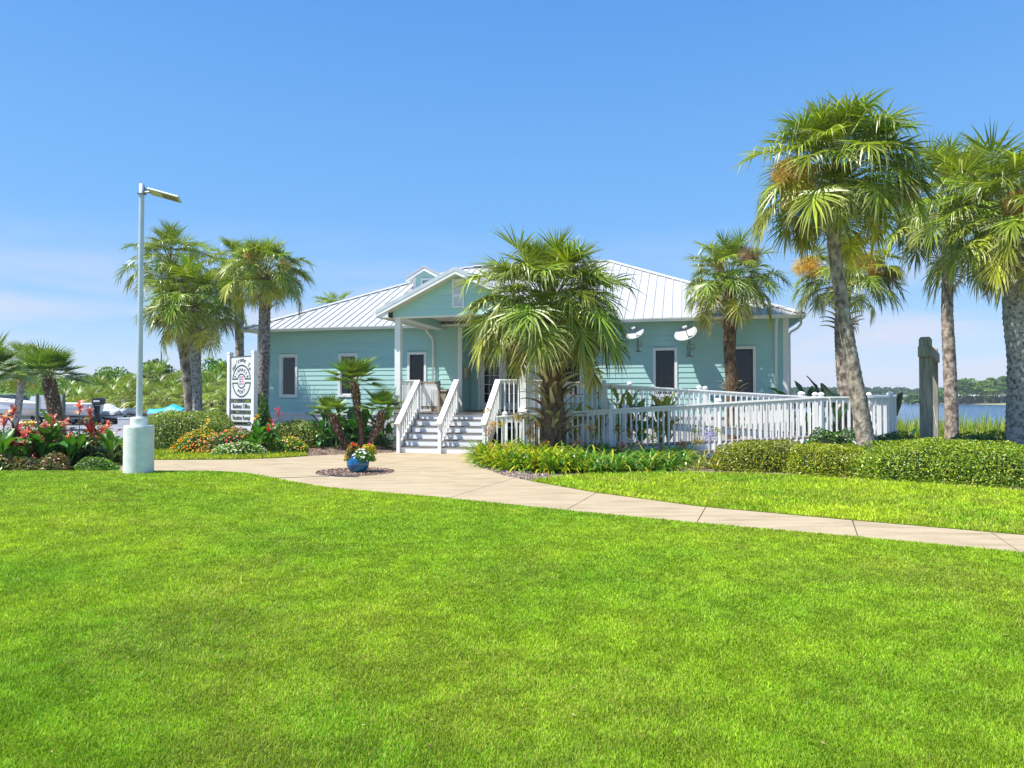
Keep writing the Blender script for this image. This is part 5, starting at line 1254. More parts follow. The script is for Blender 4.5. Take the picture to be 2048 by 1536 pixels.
BOP = [paddle(.58, .24, .75, s, c, a, cu) for s, (c, a, cu) in enumerate([((.045, .16, .02), 84, 30), ((.05, .19, .025), 72, 55), ((.035, .13, .02), 60, 80), ((.06, .21, .03), 45, 95), ((.04, .15, .02), 30, 100)])]
DKB = [paddle(.60, .22, .70, s + 9, c, a, cu) for s, (c, a, cu) in enumerate([((.012, .05, .022), 84, 25), ((.015, .06, .025), 65, 40), ((.02, .08, .02), 50, 60)])]
CAN = [paddle(.42, .17, .16, s + 20, c, a, cu) for s, (c, a, cu) in enumerate([((.06, .19, .02), 70, 30), ((.08, .24, .025), 55, 55), ((.05, .16, .02), 45, 75), ((.10, .26, .03), 78, 25)])]
CAY = [paddle(.42, .15, .16, s + 30, c, a, cu, edge=(.35, .18, .03)) for s, (c, a, cu) in enumerate([((.34, .38, .03), 74, 25), ((.46, .36, .04), 62, 40), ((.20, .34, .03), 80, 20)])]
TI = [paddle(.38, .085, .06, s + 40, c, a, cu) for s, (c, a, cu) in enumerate([((.22, .02, .03), 70, 30), ((.10, .012, .02), 50, 55), ((.42, .06, .04), 82, 20), ((.06, .01, .018), 35, 60)])]
FLP = [paddle(.10, .05, .015, s + 60, c, a, cu) for s, (c, a, cu) in enumerate([((.85, .30, .24), 70, 60), ((.85, .38, .20), 40, 80), ((.80, .20, .20), 85, 30)])]
FLR = [paddle(.10, .05, .015, s + 70, c, a, cu) for s, (c, a, cu) in enumerate([((.75, .04, .04), 70, 60), ((.80, .12, .10), 40, 80)])]
FLY = [paddle(.10, .05, .015, s + 80, c, a, cu) for s, (c, a, cu) in enumerate([((.85, .55, .02), 70, 60), ((.85, .65, .05), 40, 80)])]
def plant(name, label, cat, loc, leaves, n, h=0, sc=1.0, seed=0, flowers=None, fh=None, group=None, stem=True, tilt=.15, spread=.06, nfl=9):
    r = random.Random(seed); root = empty(name, loc, r.uniform(0, 6), label, cat, group)
    if h > 0 and stem:
        B = NB(); B.tube([np.array([0, 0, -.05]), np.array([.02, 0, h * .5]), np.array([.01, .01, (fh or h)])], [.014, .012, .007], [np.array([.12, .17, .04])] * 3, 5)
        link(bpy.data.objects.new('stem', B.mesh('stem', SHL)), root)
    for i in range(n):
        f = (i + .5) / n; az = i * 2.39996 + r.uniform(-.4, .4)
        me = leaves[min(len(leaves) - 1, int((1 - f) * len(leaves)) if h == 0 else r.randrange(len(leaves)))]
        inst('leaf', me, root, (math.cos(az) * spread * (1 if h == 0 else .1), math.sin(az) * spread * (1 if h == 0 else .1), h * f * .85), (r.uniform(-tilt, tilt), r.uniform(-tilt, tilt), az), sc * r.uniform(.8, 1.2))
    if flowers:
        for i in range(nfl):
            az = i * 2.4; inst('petal', r.choice(flowers), root, (.01, .01, (fh or h) - .22 + .24 * (i / nfl)), (r.uniform(-.5, .5), r.uniform(-.4, .6), az), r.uniform(1.0, 1.5))
    return root
def gp(px, Y, z=0.0): return (at(px, Y), Y, z)
# bird of paradise thicket behind the small fan palms
TK = 'big leaved plants left of the stairs'
for i, (px, Y, n, sc, lab) in enumerate([(664, 23.9, 9, 1.0, 'broad glossy leaved plant at the left of the thicket with one big leaf'), (690, 24.2, 9, 1.15, 'tall glossy leaved plant under the second window'),
        (715, 23.6, 10, 1.0, 'glossy leaved plant directly behind the middle fan palm'), (741, 24.0, 9, 1.12, 'tall glossy leaved plant between the middle and right fan palms'),
        (768, 23.8, 9, 1.12, 'tall upright leaved plant beside the left stair rail'), (650, 22.9, 8, .8, 'low spreading leaves at the left foot of the thicket'), (782, 22.6, 7, .85, 'glossy leaves drooping by the bottom stair post'), (733, 22.9, 8, .8, 'low glossy leaves behind the bare palm stem'), (700, 23.0, 8, .78, 'low glossy leaves between the left and middle fan palms'), (672, 22.7, 8, .7, 'dark low leaves under the left leaning fan palm')]):
    plant('bird_of_paradise', lab, 'plant', gp(px, Y), BOP, n + 4, 0, sc * 1.0, 200 + i, group=TK, spread=.12)
bush('shrub', 'dark leafy shrub filling the thicket behind the fan palms', 'shrub', gp(705, 24.4), 1.15, .5, .95, 3800, .11, [(.02, .07, .012), (.035, .11, .018), (.06, .16, .02)], -.24, 91, TK, .25, 2)
# plants behind and between the ramp runs
for i, (lx, ly, z, lv, n, sc, lab) in enumerate([(20.1, -1.7, 0, BOP, 7, 1.25, 'bright upright leaved bird of paradise right of the medium palm'), (19.55, -1.6, 0, BOP, 6, 1.3, 'upright banana like leaves beside the trunk of the medium palm'), (20.9, -1.9, 0, DKB, 7, 1.1, 'dark leaves at the downspout corner'),
        (20.9, -2.2, .2, DKB, 9, 1.45, 'dark green leaves silhouetted behind the ramp corner'), (21.5, -2.4, .2, DKB, 9, 1.5, 'dark broad leaves left of the rear palm trunk'), (23.1, -1.9, .05, BOP[:1] + DKB[:1], 3, 1.25, 'single bright leaf standing above the ramp rail'), (23.0, -3.6, 0, DKB, 3, .7, 'dark blade like leaves beyond the end of the ramp')]):
    p = l2w(lx, ly); plant('bird_of_paradise', lab, 'plant', (p.x, p.y, z), lv, n, 0, sc, 230 + i, group='plants behind the ramp', spread=.1, tilt=.1)
for i, (px, lab, col) in enumerate([(1150, 'low orange edged canna beside the palm trunk', CAY), (1198, 'small yellowing canna between the ramp runs', CAY), (1240, 'large yellow and green canna clump between the ramp runs', CAY), (1262, 'tall yellow green canna in the middle of the ramp planter', CAY), (1282, 'green canna right of the tall clump', CAN), (1318, 'green canna near the right of the ramp planter', CAY), (1334, 'yellow tipped canna at the right of the ramp planter', CAY)]):
    d = ray(px, 800); 
    # stand in the strip between the runs
    vx, vy = SA, CA; t = (-4.12 + HL.x * vx + HL.y * vy) / (d.x * vx + d.y * vy)
    plant('canna', lab, 'canna', (d.x * t, d.y * t, 0), col, 13, [1.15, 1.1, 1.65, 1.75, 1.5, 1.6, 1.45][i], 1.2, 250 + i, group='cannas planted inside the ramp', flowers=FLR if i < 2 else None, fh=[1.9, 1.8, 1.3, 1.4, 1.1, 1.2, 1.1][i], nfl=3)
# left bed
LB = 'tall plants of the left flower bed'
for i, (px, Y, h, fh, lv, fl, n, sc, lab) in enumerate([
        (108, 15.2, .72, 1.12, CAN, FLP, 9, 1.25, 'large leaved green canna with salmon flowers in the middle of the left bed'), (92, 15.0, .55, .95, CAN, FLP, 8, 1.25, 'green canna with a low salmon flower spike'), (128, 15.4, .5, 1.0, CAN, FLP, 7, 1.0, 'canna with pink and orange flowers leaning right'),
        (158, 15.3, .45, 1.42, CAN, FLP, 6, .9, 'tallest salmon canna spike left of the lamp'), (139, 15.0, .42, .72, CAN, FLP, 7, 1.0, 'canna with flowers low among its leaves'), (8, 14.9, .5, 1.12, CAN, FLP, 8, 1.1, 'green canna with pink flowers at the left edge'),
        (28, 15.5, .6, 1.3, CAN, FLP, 7, 1.0, 'canna spike with peach flowers in front of the grey palm'), (0, 14.4, .38, .7, CAN, None, 8, 1.3, 'bright green leaves at the left edge of the bed'), (216, 16.8, .5, .9, CAN, FLP, 7, .9, 'canna with coral flowers close to the lamp'), (224, 16.4, .45, .6, CAN, None, 8, .9, 'green canna clump just left of the lamp base'), (182, 17.3, .5, 1.25, CAN, FLP, 5, .8, 'coral canna spike behind the yellow flowers'), (50, 14.6, .35, .78, CAN, FLP, 5, 1.0, 'single pink canna flower among dark leaves'),
        (-10, 15.6, .5, 1.2, CAN, FLP, 7, 1.1, 'canna with pink flowers partly out of the picture')]):
    plant('canna', lab, 'canna', gp(px, Y, .1), lv, n, h, sc, 300 + i, fl, fh, LB, nfl=17)
for i, (px, Y, h, n, sc, lab) in enumerate([(38, 15.1, .78, 20, 1.25, 'red leaved ti plant with orange new leaves'), (60, 14.9, .58, 18, 1.3, 'dark maroon ti plant with spreading leaves'), (76, 15.2, .72, 18, 1.2, 'dark purple ti plant beside the big canna'), (20, 15.2, .6, 16, 1.1, 'maroon ti plant at the left of the bed'), (187, 16.9, .85, 18, 1.15, 'red brown ti plant behind the red flowers'), (198, 17.2, .75, 16, 1.0, 'orange red ti plant near the lamp'), (222, 17.5, .7, 14, .9, 'bronze ti plant right beside the lamp base')]):
    plant('ti_plant', lab, 'plant', gp(px, Y, .1), TI, n, h, sc, 340 + i, group=LB, tilt=.3)
bush('shrub', 'low green and yellow leaves filling the left bed', 'shrub', gp(70, 16.0, .05), 1.6, .6, .80, 6500, .08, [(.04, .10, .02), (.12, .2, .03), (.25, .28, .05)], 0, 92, None, .25, 2)
bush('shrub', 'dark leaves in the shade of the left bed', 'shrub', gp(150, 15.7, .08), .8, .45, .7, 2800, .07, [(.02, .05, .012), (.05, .10, .02)], 0, 93, None, .25, 2)
# plants at the sign
for i, (px, Y, h, fh, lv, fl, n, sc, lab) in enumerate([(503, 20.6, .32, .4, CAN, None, 11, .78, 'green canna clump in front of the Real Estate board'), (513, 20.8, .62, 1.15, CAN, FLY, 9, .82, 'canna with a yellow flower beside the right sign post'), (518, 20.5, .6, .7, CAN, None, 11, 1.0, 'green canna below the small conifer'),
        (537, 20.7, .55, .80, CAN, FLR, 9, .95, 'canna with bright red flowers right of the sign'), (546, 21.0, .5, .95, CAN, FLR, 6, .9, 'canna with coral and red flowers next to the palm trunk'), (558, 21.4, .4, 1.3, CAN, FLR, 5, .8, 'tall canna spike with a pink red flower against the skirting'), (416, 21.6, .55, .95, CAN, FLY, 7, .9, 'canna with a yellow flower in front of the left hedge'), (432, 21.8, .4, .85, CAN, None, 5, .8, 'small canna left of the sign posts')]):
    plant('canna', lab, 'canna', gp(px, Y), lv, n, h, sc, 370 + i, fl, fh, 'cannas of the sign bed', nfl=8)

# ---- reeds at the water's edge
def reeds():
    r = np.random.default_rng(5); B = NB(); n = 0
    while n < 6000:
        x = 11 + 15 * r.random(); y = 24.5 + 4.5 * r.random() - (x - 16) * .12
        n += 1; h = (.55 + .55 * r.random() ** 1.5) * (1.0 if r.random() < .9 else 1.35); az = r.random() * 6.28; o = np.array([math.cos(az), math.sin(az), 0]); z = float(groundz(x, y)); q = np.array([x, y, z]); a = 88 - 10 * r.random(); P = [q]
        for j in range(4): aa = a - 35 * (j / 4) ** 2 * r.random(); q = q + (o * math.cos(rad(aa)) + np.array([0, 0, math.sin(rad(aa))])) * h / 4; P.append(q)
        c = np.array([(.30, .48, .03), (.48, .58, .05), (.60, .58, .12), (.20, .36, .03)][r.integers(4)]) * (.8 + .4 * r.random()); s = np.array([-o[1], o[0], 0])
        B.strip(P, [s * .014 * k for k in (.8, 1, 1, .7, .1)], [c * .7, c, c, c * 1.1, c * 1.3])
    o = link(bpy.data.objects.new('reeds', B.mesh('reeds', SHL))); tag(o, 'sunlit yellow green reeds along the lake shore behind the hedge', 'reeds', kind='stuff')
reeds()

# ================================================================== BACKGROUND WOODS
BKL = leafmat('tree_leaf', .55, .3, .25, (1.2, 1.3, .6))
def tree(name, label, loc, h, rc, seed, cols, clumps=16, per=70, ls=.30, flat=.75, crown0=.45, group=None, trunkm=None, cat='tree'):
    rg = np.random.default_rng(seed); root = empty(name, loc, 0, label, cat, group); m = MB(); th = h * .85
    tr = [Vector((0, 0, -.3)), Vector((rg.normal() * .02 * h, rg.normal() * .02 * h, h * .5)), Vector((rg.normal() * .03 * h, rg.normal() * .03 * h, th))]
    r0 = .018 * h + .05; m.tube(tr, [r0, r0 * .7, r0 * .25], 7); P = []; Nn = []
    for i in range(clumps):
        u = rg.random(); zz = h * (crown0 + (1 - crown0) * u) ; rr = rc * math.sqrt(rg.random()) * (1 - .75 * max(0, u - .35)); a = rg.random() * 6.28
        c = np.array([math.cos(a) * rr, math.sin(a) * rr, zz - .08 * h]); s = rc * (.28 + .22 * rg.random())
        if i % 2 == 0: m.tube([Vector((0, 0, zz * .72)), Vector((c[0] * .6, c[1] * .6, zz * .84)), Vector(tuple(c))], [r0 * .35, r0 * .2, r0 * .08], 5)
        D = nrm(rg.normal(size=(per, 3))); P.append(c + D * (rg.random((per, 1)) ** .4) * s * [1, 1, flat]); Nn.append(nrm(D + [0, 0, .6]))
    m.obj('trunk', trunkm or mat('tree_bark', (.16, .12, .09), (.09, .07, .055), 4, .9), root)
    P = np.concatenate(P); Nn = np.concatenate(Nn); n = len(P); cols = np.array(cols); c = cols[rg.integers(0, len(cols), n)] * (.7 + .6 * rg.random((n, 1)))
    V, T3, CC = leafquads(P, Nn, ls, c, rg, .6, .6); o = link(bpy.data.objects.new('crown', np_mesh('crown', V, [T3], BKL, CC)), root); o['kind'] = 'stuff'; return root
def palmetto(label, px, Y, top, sc, seed, n=15, group='palmettos behind the car park'):
    r = random.Random(seed); root = empty('palmetto', (at(px, Y), Y, 0), 0, label, 'palmetto', group); zc = max(.3, zat(top, Y) - 1.35 * sc)
    if zc > .5: MB().tube([(0, 0, -.1), (.1, 0, zc)], [.16, .14], 8).obj('trunk', BARKD, root)
    for i in range(n):
        e = 85 - 110 * (i + .5) / n + r.uniform(-8, 8); k = (int(round(e / 15) * 15), r.randrange(2)); inst('frond', FR[k], root, (0, 0, zc), (0, 0, i * 2.4), sc * r.uniform(.6, .85))
    return root
r = random.Random(77); adj = ['pale tipped', 'dense', 'ragged', 'yellowish', 'broad', 'dark centred']
k = 0
for row, (Y, tops) in enumerate([(47, 772), (52, 762), (57, 752)]):
    px = 128 + row * 9
    while px < 480:
        t = tops + r.uniform(-12, 10) - (18 if px > 290 and px < 460 else 0) * (row == 2) + (14 if px < 200 else 0)
        palmetto('%s palmetto, %s row, %s' % (adj[k % 6], ['front', 'middle', 'back'][row], 'behind the car park left of the lamp' if px < 270 else 'between the lamp and the palms' if px < 360 else 'right of the left palm group'), px, Y + r.uniform(-1.5, 1.5), t, r.uniform(1.1, 1.5), 700 + k, 15)
        px += r.uniform(26, 36); k += 1
PINE = [(.07, .16, .02), (.12, .25, .03), (.18, .32, .03)]; PINE2 = [(.10, .24, .02), (.18, .38, .03), (.26, .46, .04)]
for i, (px, Y, top, rc, cl, lab) in enumerate([(228, 62, 732, 2.1, PINE, 'young pine standing above the palmettos left of the lamp'), (318, 60, 722, 1.9, PINE, 'young pine with a bare leader right of the lamp'), (296, 62, 745, 1.8, PINE, 'small pine just right of the lamp post'), (425, 63, 716, 2.6, PINE2, 'bright green broadleaf tree behind the left palm group'), (455, 60, 724, 2.0, PINE2, 'airy green tree left of the welcome sign'), (349, 64, 742, 2.2, PINE2, 'low green tree between the palm trunks'),
        (12, 66, 772, 2.6, PINE, 'green tree behind the boats at the far left'), (62, 64, 765, 3.0, PINE2, 'bright round tree behind the white notice board'), (92, 75, 752, 2.8, PINE, 'grey green pine behind the shaggy fan palm'), (150, 66, 783, 2.4, PINE2, 'low tree right of the notice board'), (-25, 70, 760, 3, PINE, 'tree beyond the left edge'), (500, 66, 735, 2.4, PINE2, 'tree half hidden behind the welcome sign'), (200, 70, 775, 2.6, PINE2, 'low round tree behind the covered boat'), (262, 70, 765, 2.4, PINE2, 'low tree directly behind the lamp post')]):
    h = zat(top, Y) + .1; tree('background_tree', lab, (at(px, Y), Y, -.1), h, rc, 800 + i, cl, 26, 85, .28, .8, .25, 'trees behind the car park')
B_ = NB(); MB().tube([(at(321, 63), 63, 0), (at(322, 63), 63, zat(703, 63))], [.12, .05], 6).obj('dead_snag', mat('dead_wood', (.22, .2, .18)), None, label='thin bare dead trunk poking above the trees behind the lamp', cat='dead tree')
def wood(name, label, specs, cols, seed, ls=1.4):
    """far wood seen as one mass: many crowns joined"""
    rg = np.random.default_rng(seed); P = []; Nn = []; m = MB()
    for (x, y, h, rc, z0) in specs:
        for i in range(7):
            a = rg.random() * 6.28; rr = rc * .6 * rg.random(); c = np.array([x + math.cos(a) * rr, y + math.sin(a) * rr * .5, z0 + h * (.45 + .5 * rg.random())]); s = rc * (.35 + .3 * rg.random()); D = nrm(rg.normal(size=(34, 3)))
            P.append(c + D * s * [1, 1, .6]); Nn.append(nrm(D + [0, -.3, .6]))
        D = rg.random((30, 3)) * [rc * 2, 2, h * .5] - [rc, 0, 0]; P.append(np.array([x, y, z0]) + D); Nn.append(np.tile([0, -1, .3], (30, 1)))
    P = np.concatenate(P); Nn = np.concatenate(Nn); n = len(P); cols = np.array(cols); V, T3, CC = leafquads(P, Nn, ls, cols[rg.integers(0, len(cols), n)] * (.7 + .6 * rg.random((n, 1))), rg, .7, .7)
    o = link(bpy.data.objects.new(name, np_mesh(name, V, [T3], BKL, CC))); return tag(o, label, 'wood', kind='stuff')
sp = []; r = random.Random(5)
for i in range(200):
    Y = r.uniform(560, 660); px = 1540 + 560 * r.random(); sp.append((at(px, Y), Y, (797 - r.uniform(776, 786)) / F * Y + 2.2, 6.5, -1))
wood('far_shore_wood', 'long low line of green woods across the lake', sp, [(.06, .13, .04), (.09, .18, .05), (.05, .10, .03)], 9, 2.6)
sp = []
for i in range(90):
    Y = r.uniform(210, 300); px = -120 + 560 * r.random(); tp = 770 - 14 * math.exp(-((px - 190) / 70) ** 2) + r.uniform(-5, 5); sp.append((at(px, Y), Y, (797 - tp) / F * Y + 1.7, 6, 0))
wood('hill_wood', 'hazy blue green wooded rise beyond the car park', sp, [(.05, .11, .05), (.08, .15, .06)], 10, 1.6)
sp = []
for i in range(110):
    Y = r.uniform(66, 105); px = -140 + 640 * r.random(); sp.append((at(px, Y), Y, zat(r.uniform(772, 788), Y), 3.4, 0))
wood('thicket', 'green thicket filling the gaps behind the car park', sp, [(.06, .16, .02), (.11, .25, .03), (.18, .34, .04)], 12, .55)
# far shore land, nearer point with pines
MB().add([(at(1500, 540), 540, -1.29), (900, 540, -1.29), (900, 900, .6), (at(1300, 700), 700, .6)], [(0, 1, 2, 3)]).obj('far_shore', mat('far_shore_ground', (.20, .24, .08), (.35, .30, .18), .05, .9), kind='structure')
sh = MB(); pts = [(1820, 808), (1880, 808), (1960, 809), (2100, 812), (2500, 815)]
a = [g(px, py, -1.29) for px, py in pts]; poly = [(x, y, -1.28) for x, y in a] + [(a[-1][0] * 1.5, a[-1][1] * 1.3, .3), (a[0][0] * 1.25, a[0][1] * 1.3, .3)]
sh.add(poly, [tuple(range(len(poly)))]).obj('sandy_point', mat('sand_and_grass', (.42, .36, .22), (.18, .24, .07), .06, .95), kind='structure')
for i, (px, top, Y) in enumerate([(1826, 786, 350), (1850, 783, 350), (1872, 782, 345), (1889, 778, 340), (1921, 757, 345), (1937, 753, 350), (1953, 762, 355), (1970, 758, 345), (1986, 752, 350), (2003, 749, 345), (2016, 756, 350), (2034, 752, 350), (2056, 750, 350), (2080, 755, 350), (1944, 766, 365), (1996, 762, 365), (1912, 765, 365), (1978, 768, 360)]):
    tree('shore_pine', 'flat topped pine on the far point, %s' % ['leftmost of the row, small', 'small, second from the left', 'small, left of the slim palm trunk', 'hidden partly by the slim palm trunk', 'tall, just right of the slim palm trunk', 'tall, near the slim palm trunk', 'lower, in the dip of the row', 'in the middle of the tall row', 'tall, right of the middle', 'tallest, left of the thick palm trunk', 'lower one next to the thick palm trunk', 'behind the thick palm trunk', 'beyond the right edge of the picture', 'farthest right, out of the picture', 'in the second row near the slim palm trunk', 'in the second row near the thick palm trunk', 'in the second row behind the slim trunk', 'in the second row in the middle'][i],
         (at(px, Y), Y, -.8), zat(top, Y) + .8, (4.2 if top < 770 else 3.2), 900 + i, [(.13, .28, .04), (.20, .38, .05), (.10, .21, .03)], 34, 55, .80, .38, .5 if top < 770 else .2, 'pines on the far point')
sp = [(at(px, 352), 352, 2.6 + r.random() * 1.5, 3.0, -1) for px in range(1815, 2100, 7)]
wood('shore_scrub', 'low bright scrub under the pines on the far point', sp, [(.09, .20, .03), (.14, .26, .04)], 13, .9)
for i, (p0, p1) in enumerate([(1918, 1942), (1958, 1984), (1990, 2012)]):
    MB().box(at(p0, 372), at(p1, 372), 372, 380, -1, zat(788, 372)).obj('far_building', mat('pale_far_wall', (.75, .74, .72)), None, label='pale building glimpsed between the far pines, ' + ['left one', 'middle one', 'right one'][i], cat='building', group='pale buildings behind the far pines')
# road bridge over the lake
bz1, bz0, BY = zat(789.5, 470), zat(795, 470), 470
br = empty('road_bridge', (at(1700, BY), BY, 0), 0, 'long low white road bridge crossing the lake in the distance', 'bridge')
x0 = at(1540, BY) - at(1700, BY); x1 = at(1905, BY) - at(1700, BY)
BW = mat('pale_bridge_concrete', (.72, .72, .70), (.62, .62, .6), .2)
MB().box(x0, x1, 0, 9, bz0 + .6, bz1).obj('parapet', BW, br); MB().box(x0, x1, .6, 8.4, bz0 - .9, bz0 + .59).obj('girder', mat('bridge_grey_girder', (.35, .36, .37)), br)  # girder is a plain mid grey, darker than the parapet
for px in (1560, 1610, 1655, 1700, 1745, 1786, 1829, 1870):
    xx = at(px, BY) - at(1700, BY); MB().box(xx - 1.6, xx + 1.6, 1.5, 7.5, -2, bz0 - .9).obj('pier', BW, br)

# ================================================================== LAMP, SIGN, POT, TIMBER FRAME
lz0 = float(hump(at(279, 13.35), 13.35))
lp = empty('lamp_post', (at(279, 13.35), 13.35, lz0 - .02), 0, 'tall pale lamp post with a slanted flat light head on a round white concrete base', 'street lamp')
s_ = F / 13.35
WC = mat('painted_concrete', (.80, .82, .80), (.68, .72, .70), 5, .75, bstr=.5, bdist=.01, bscale=28, stretch=(1, 1, 1.4))
MB().lathe([(.001, -.05), (.268, -.05), (.268, .0), (.266, .90), (.255, .935), (.001, .94)], 40).obj('concrete_base', WC, lp, smooth=False)
MB().lathe([(.001, .936), (.155, .936), (.158, .95), (.155, 1.07), (.14, 1.10), (.05, 1.105)], 32).obj('collar', WC, lp)
top = zat(366, 13.35) - lz0 + .02
MB().lathe([(.058, 1.09), (.050, 2.6), (.047, top - .3), (.047, top), (.001, top + .006)], 20).obj('pole', mat('galvanised_white_pole', (.62, .68, .73), (.52, .58, .63), 2, .45, .2), lp, smooth=True)
lh = MB(); a0 = Vector((.16, -.02, top - .14)); a1 = Vector((.80, -.10, top - .33)); lh.beam(a0, a1, .19, .035, (0, .42, .907)); head = lh.obj('light_head', mat('pale_grey_casting', (.55, .57, .58), (.48, .5, .5), 3, .45), lp, bevel=.008)
u = (a1 - a0).normalized()
MB().beam(a0 + u * .04 + Vector((0, -.0087, -.0188)), a1 - u * .03 + Vector((0, -.0087, -.0188)), .155, .006, (0, .42, .907)).obj('underside', mat('yellowed_reflector', (.55, .52, .42), (.46, .44, .35), 8, .5), lp)
MB().beam(a0 + u * .30 + Vector((0, -.0117, -.0251)), a1 - u * .05 + Vector((0, -.0117, -.0251)), .12, .008, (0, .42, .907)).obj('led_panel', mat('dark_led_grid', (.30, .24, .15), (.16, .13, .09), 60, .4), lp)
m = MB(); m.tube([(.03, 0, top - .16), (.20, -.02, top - .16)], .022, 8); m.box(-.065, .065, -.065, .065, top - .20, top - .185); m.box(-.09, .09, -.012, .012, top - .185, top - .165); m.add([(.045, -.01, top - .04), (.045, .01, top - .04), (.12, 0, top - .13), (.045, 0, top - .13)], [(0, 2, 3), (1, 3, 2), (0, 1, 2), (0, 3, 1)]); m.obj('bracket', METAL, lp)
# --- welcome sign
SC_ = Vector((at(484, 23.2), 23.2, 0)); dv = Vector((.80, -.60, 0)).normalized(); srz = math.atan2(dv.y, dv.x)
sg = empty('welcome_sign', SC_, srz, 'tall white post sign with a round emblem board above three small boards', 'sign')
INK = mat('dark_green_grey_ink', (.06, .085, .09), (.05, .07, .075)); PNL = mat('white_sign_board', (.78, .78, .77), (.68, .69, .70), 3, .5, bstr=.15, bscale=25, stretch=(.4, 1, 5)); EDG = mat('dark_sign_edge', (.10, .12, .13), (.07, .09, .1))
hw = .66; Zs = 23.2
for x in (-hw - .075, hw + .075):
    zz = zat(703, Zs) if x < 0 else zat(703, Zs) - .0
    p = MB(); p.box(x - .075, x + .075, -.075, .075, -.1, zz - .07); po = p.obj('sign_post', WHITE, sg, bevel=.006)
    MB().add([(x - .09, -.09, zz - .069), (x + .09, -.09, zz - .069), (x + .09, .09, zz - .069), (x - .09, .09, zz - .069), (x - .07, -.07, zz), (x + .07, -.07, zz), (x + .07, .07, zz), (x - .07, .07, zz)], [(0, 3, 2, 1), (4, 5, 6, 7), (0, 1, 5, 4), (1, 2, 6, 5), (2, 3, 7, 6), (3, 0, 4, 7)]).obj('post_cap', WHITE, po)
def board_(z0, z1):
    b = MB(); b.box(-hw + .002, hw - .002, -.022, .022, z0, z1); o = b.obj('sign_board', PNL, sg); e = MB(); t = .03
    e.box(-hw + .001, hw - .001, -.028, .028, z1 - t, z1 + .004); e.box(-hw + .001, hw - .001, -.028, .028, z0 - .004, z0 + t); e.box(-hw + .001, -hw + t * .7, -.028, .028, z0 + t, z1 - t); e.box(hw - t * .7, hw - .001, -.028, .028, z0 + t, z1 - t); e.obj('board_edge', EDG, o); return o
def text_mesh(txt, size, mt, parent, x, z, y=-.0235, xs=1.0, rot=0.0, bold=.0, shear=0.0, name='lettering'):
    cu = bpy.data.curves.new(name, 'FONT'); cu.body = txt; cu.size = size; cu.align_x = 'CENTER'; cu.align_y = 'CENTER'; cu.extrude = .003; cu.offset = bold; cu.resolution_u = 3; cu.shear = shear
    o = bpy.data.objects.new(name, cu); C.objects.link(o); dg = bpy.context.evaluated_depsgraph_get(); me = bpy.data.meshes.new_from_object(o.evaluated_get(dg)); bpy.data.objects.remove(o); bpy.data.curves.remove(cu)
    M = Matrix.Translation((x, y, z)) @ Matrix.Rotation(-rot, 4, 'Y') @ Matrix.Diagonal((xs, 1, 1, 1)) @ Matrix.Rotation(rad(90), 4, 'X'); me.transform(M); me.materials.clear(); me.materials.append(mt); me.name = name
    return link(bpy.data.objects.new(name, me), parent)
mz1, mz0 = zat(712.5, Zs), zat(799, Zs); mb_ = board_(mz0, mz1); cz = zat(762, Zs); Rr0 = .555
def ring(r0, r1, a0, a1, z, parent, mt, y=-.0265, n=40, nm='ring'):
    m = MB(); A_ = [a0 + (a1 - a0) * i / n for i in range(n + 1)]
    for k, (s, e) in enumerate(zip(A_[:-1], A_[1:])):
        P = [(r * math.cos(t), yy, z + r * math.sin(t)) for yy in (y, y + .0035) for r, t in ((r0, s), (r1, s), (r1, e), (r0, e))]
        m.add(P, [(0, 1, 2, 3), (7, 6, 5, 4), (0, 4, 5, 1), (1, 5, 6, 2), (2, 6, 7, 3), (3, 7, 4, 0)])
    return m.obj(nm, mt, parent)
gp_ = .045
for s, (a0, a1) in (((1, (rad(4.5), rad(175.5)))), ((-1, (rad(184.5), rad(355.5))))):
    ring(Rr0 - .05, Rr0, a0, a1, cz, mb_, INK); b0 = math.asin(gp_ / .26); ring(.215, .26, b0 if s > 0 else math.pi + b0, math.pi - b0 if s > 0 else 2 * math.pi - b0, cz, mb_, INK)
    m = MB(); 
    for q in (-1, 1): m.box(*sorted((q * .22, q * (Rr0 - .01))), -.0265, -.023, *sorted((cz + s * gp_, cz + s * (gp_ + .045))))
    m.obj('ring_bar', INK, mb_)
for i, ch in enumerate('PINNACLE'):
    a = rad(158 - i * 136 / 7); text_mesh(ch, .155, INK, mb_, .382 * math.cos(a), cz + .382 * math.sin(a), -.0275, .9, a - math.pi / 2, .003)
for i, ch in enumerate('PORT'):
    a = rad(241 + i * 58 / 3); text_mesh(ch, .155, INK, mb_, .38 * math.cos(a), cz + .38 * math.sin(a), -.0275, .9, a + math.pi / 2, .003)
for i, ch in enumerate('Welcome To'):
    a = rad(150 - i * 120 / 9); 
    if ch != ' ': text_mesh(ch, .22, INK, mb_, .63 * math.cos(a) * .88, cz + .12 + .60 * math.sin(a), -.0275, .85, (a - math.pi / 2) * .5, .0015, .35)
fl = MB(); 
for j in range(4): fl.box(-.03, .13, -.0268, -.023, cz + .125 - j * .08, cz + .165 - j * .08)
fl.obj('flag_stripes', mat('faded_red', (.75, .20, .18)), mb_); MB().box(-.13, -.035, -.0268, -.023, cz - .13, cz + .165).obj('flag_field', mat('faded_blue', (.36, .45, .62)), mb_)
for (y0, y1, t) in ((803.5, 822, 'Business Office'), (826.5, 845, 'Vacation Rental'), (849, 867.5, 'Real Estate')):
    z1, z0 = zat(y0, Zs), zat(y1, Zs); o = board_(z0, z1); text_mesh(t, .21 if len(t) > 12 else .21, INK, o, 0, (z0 + z1) / 2, -.0275, .80, 0, .003)
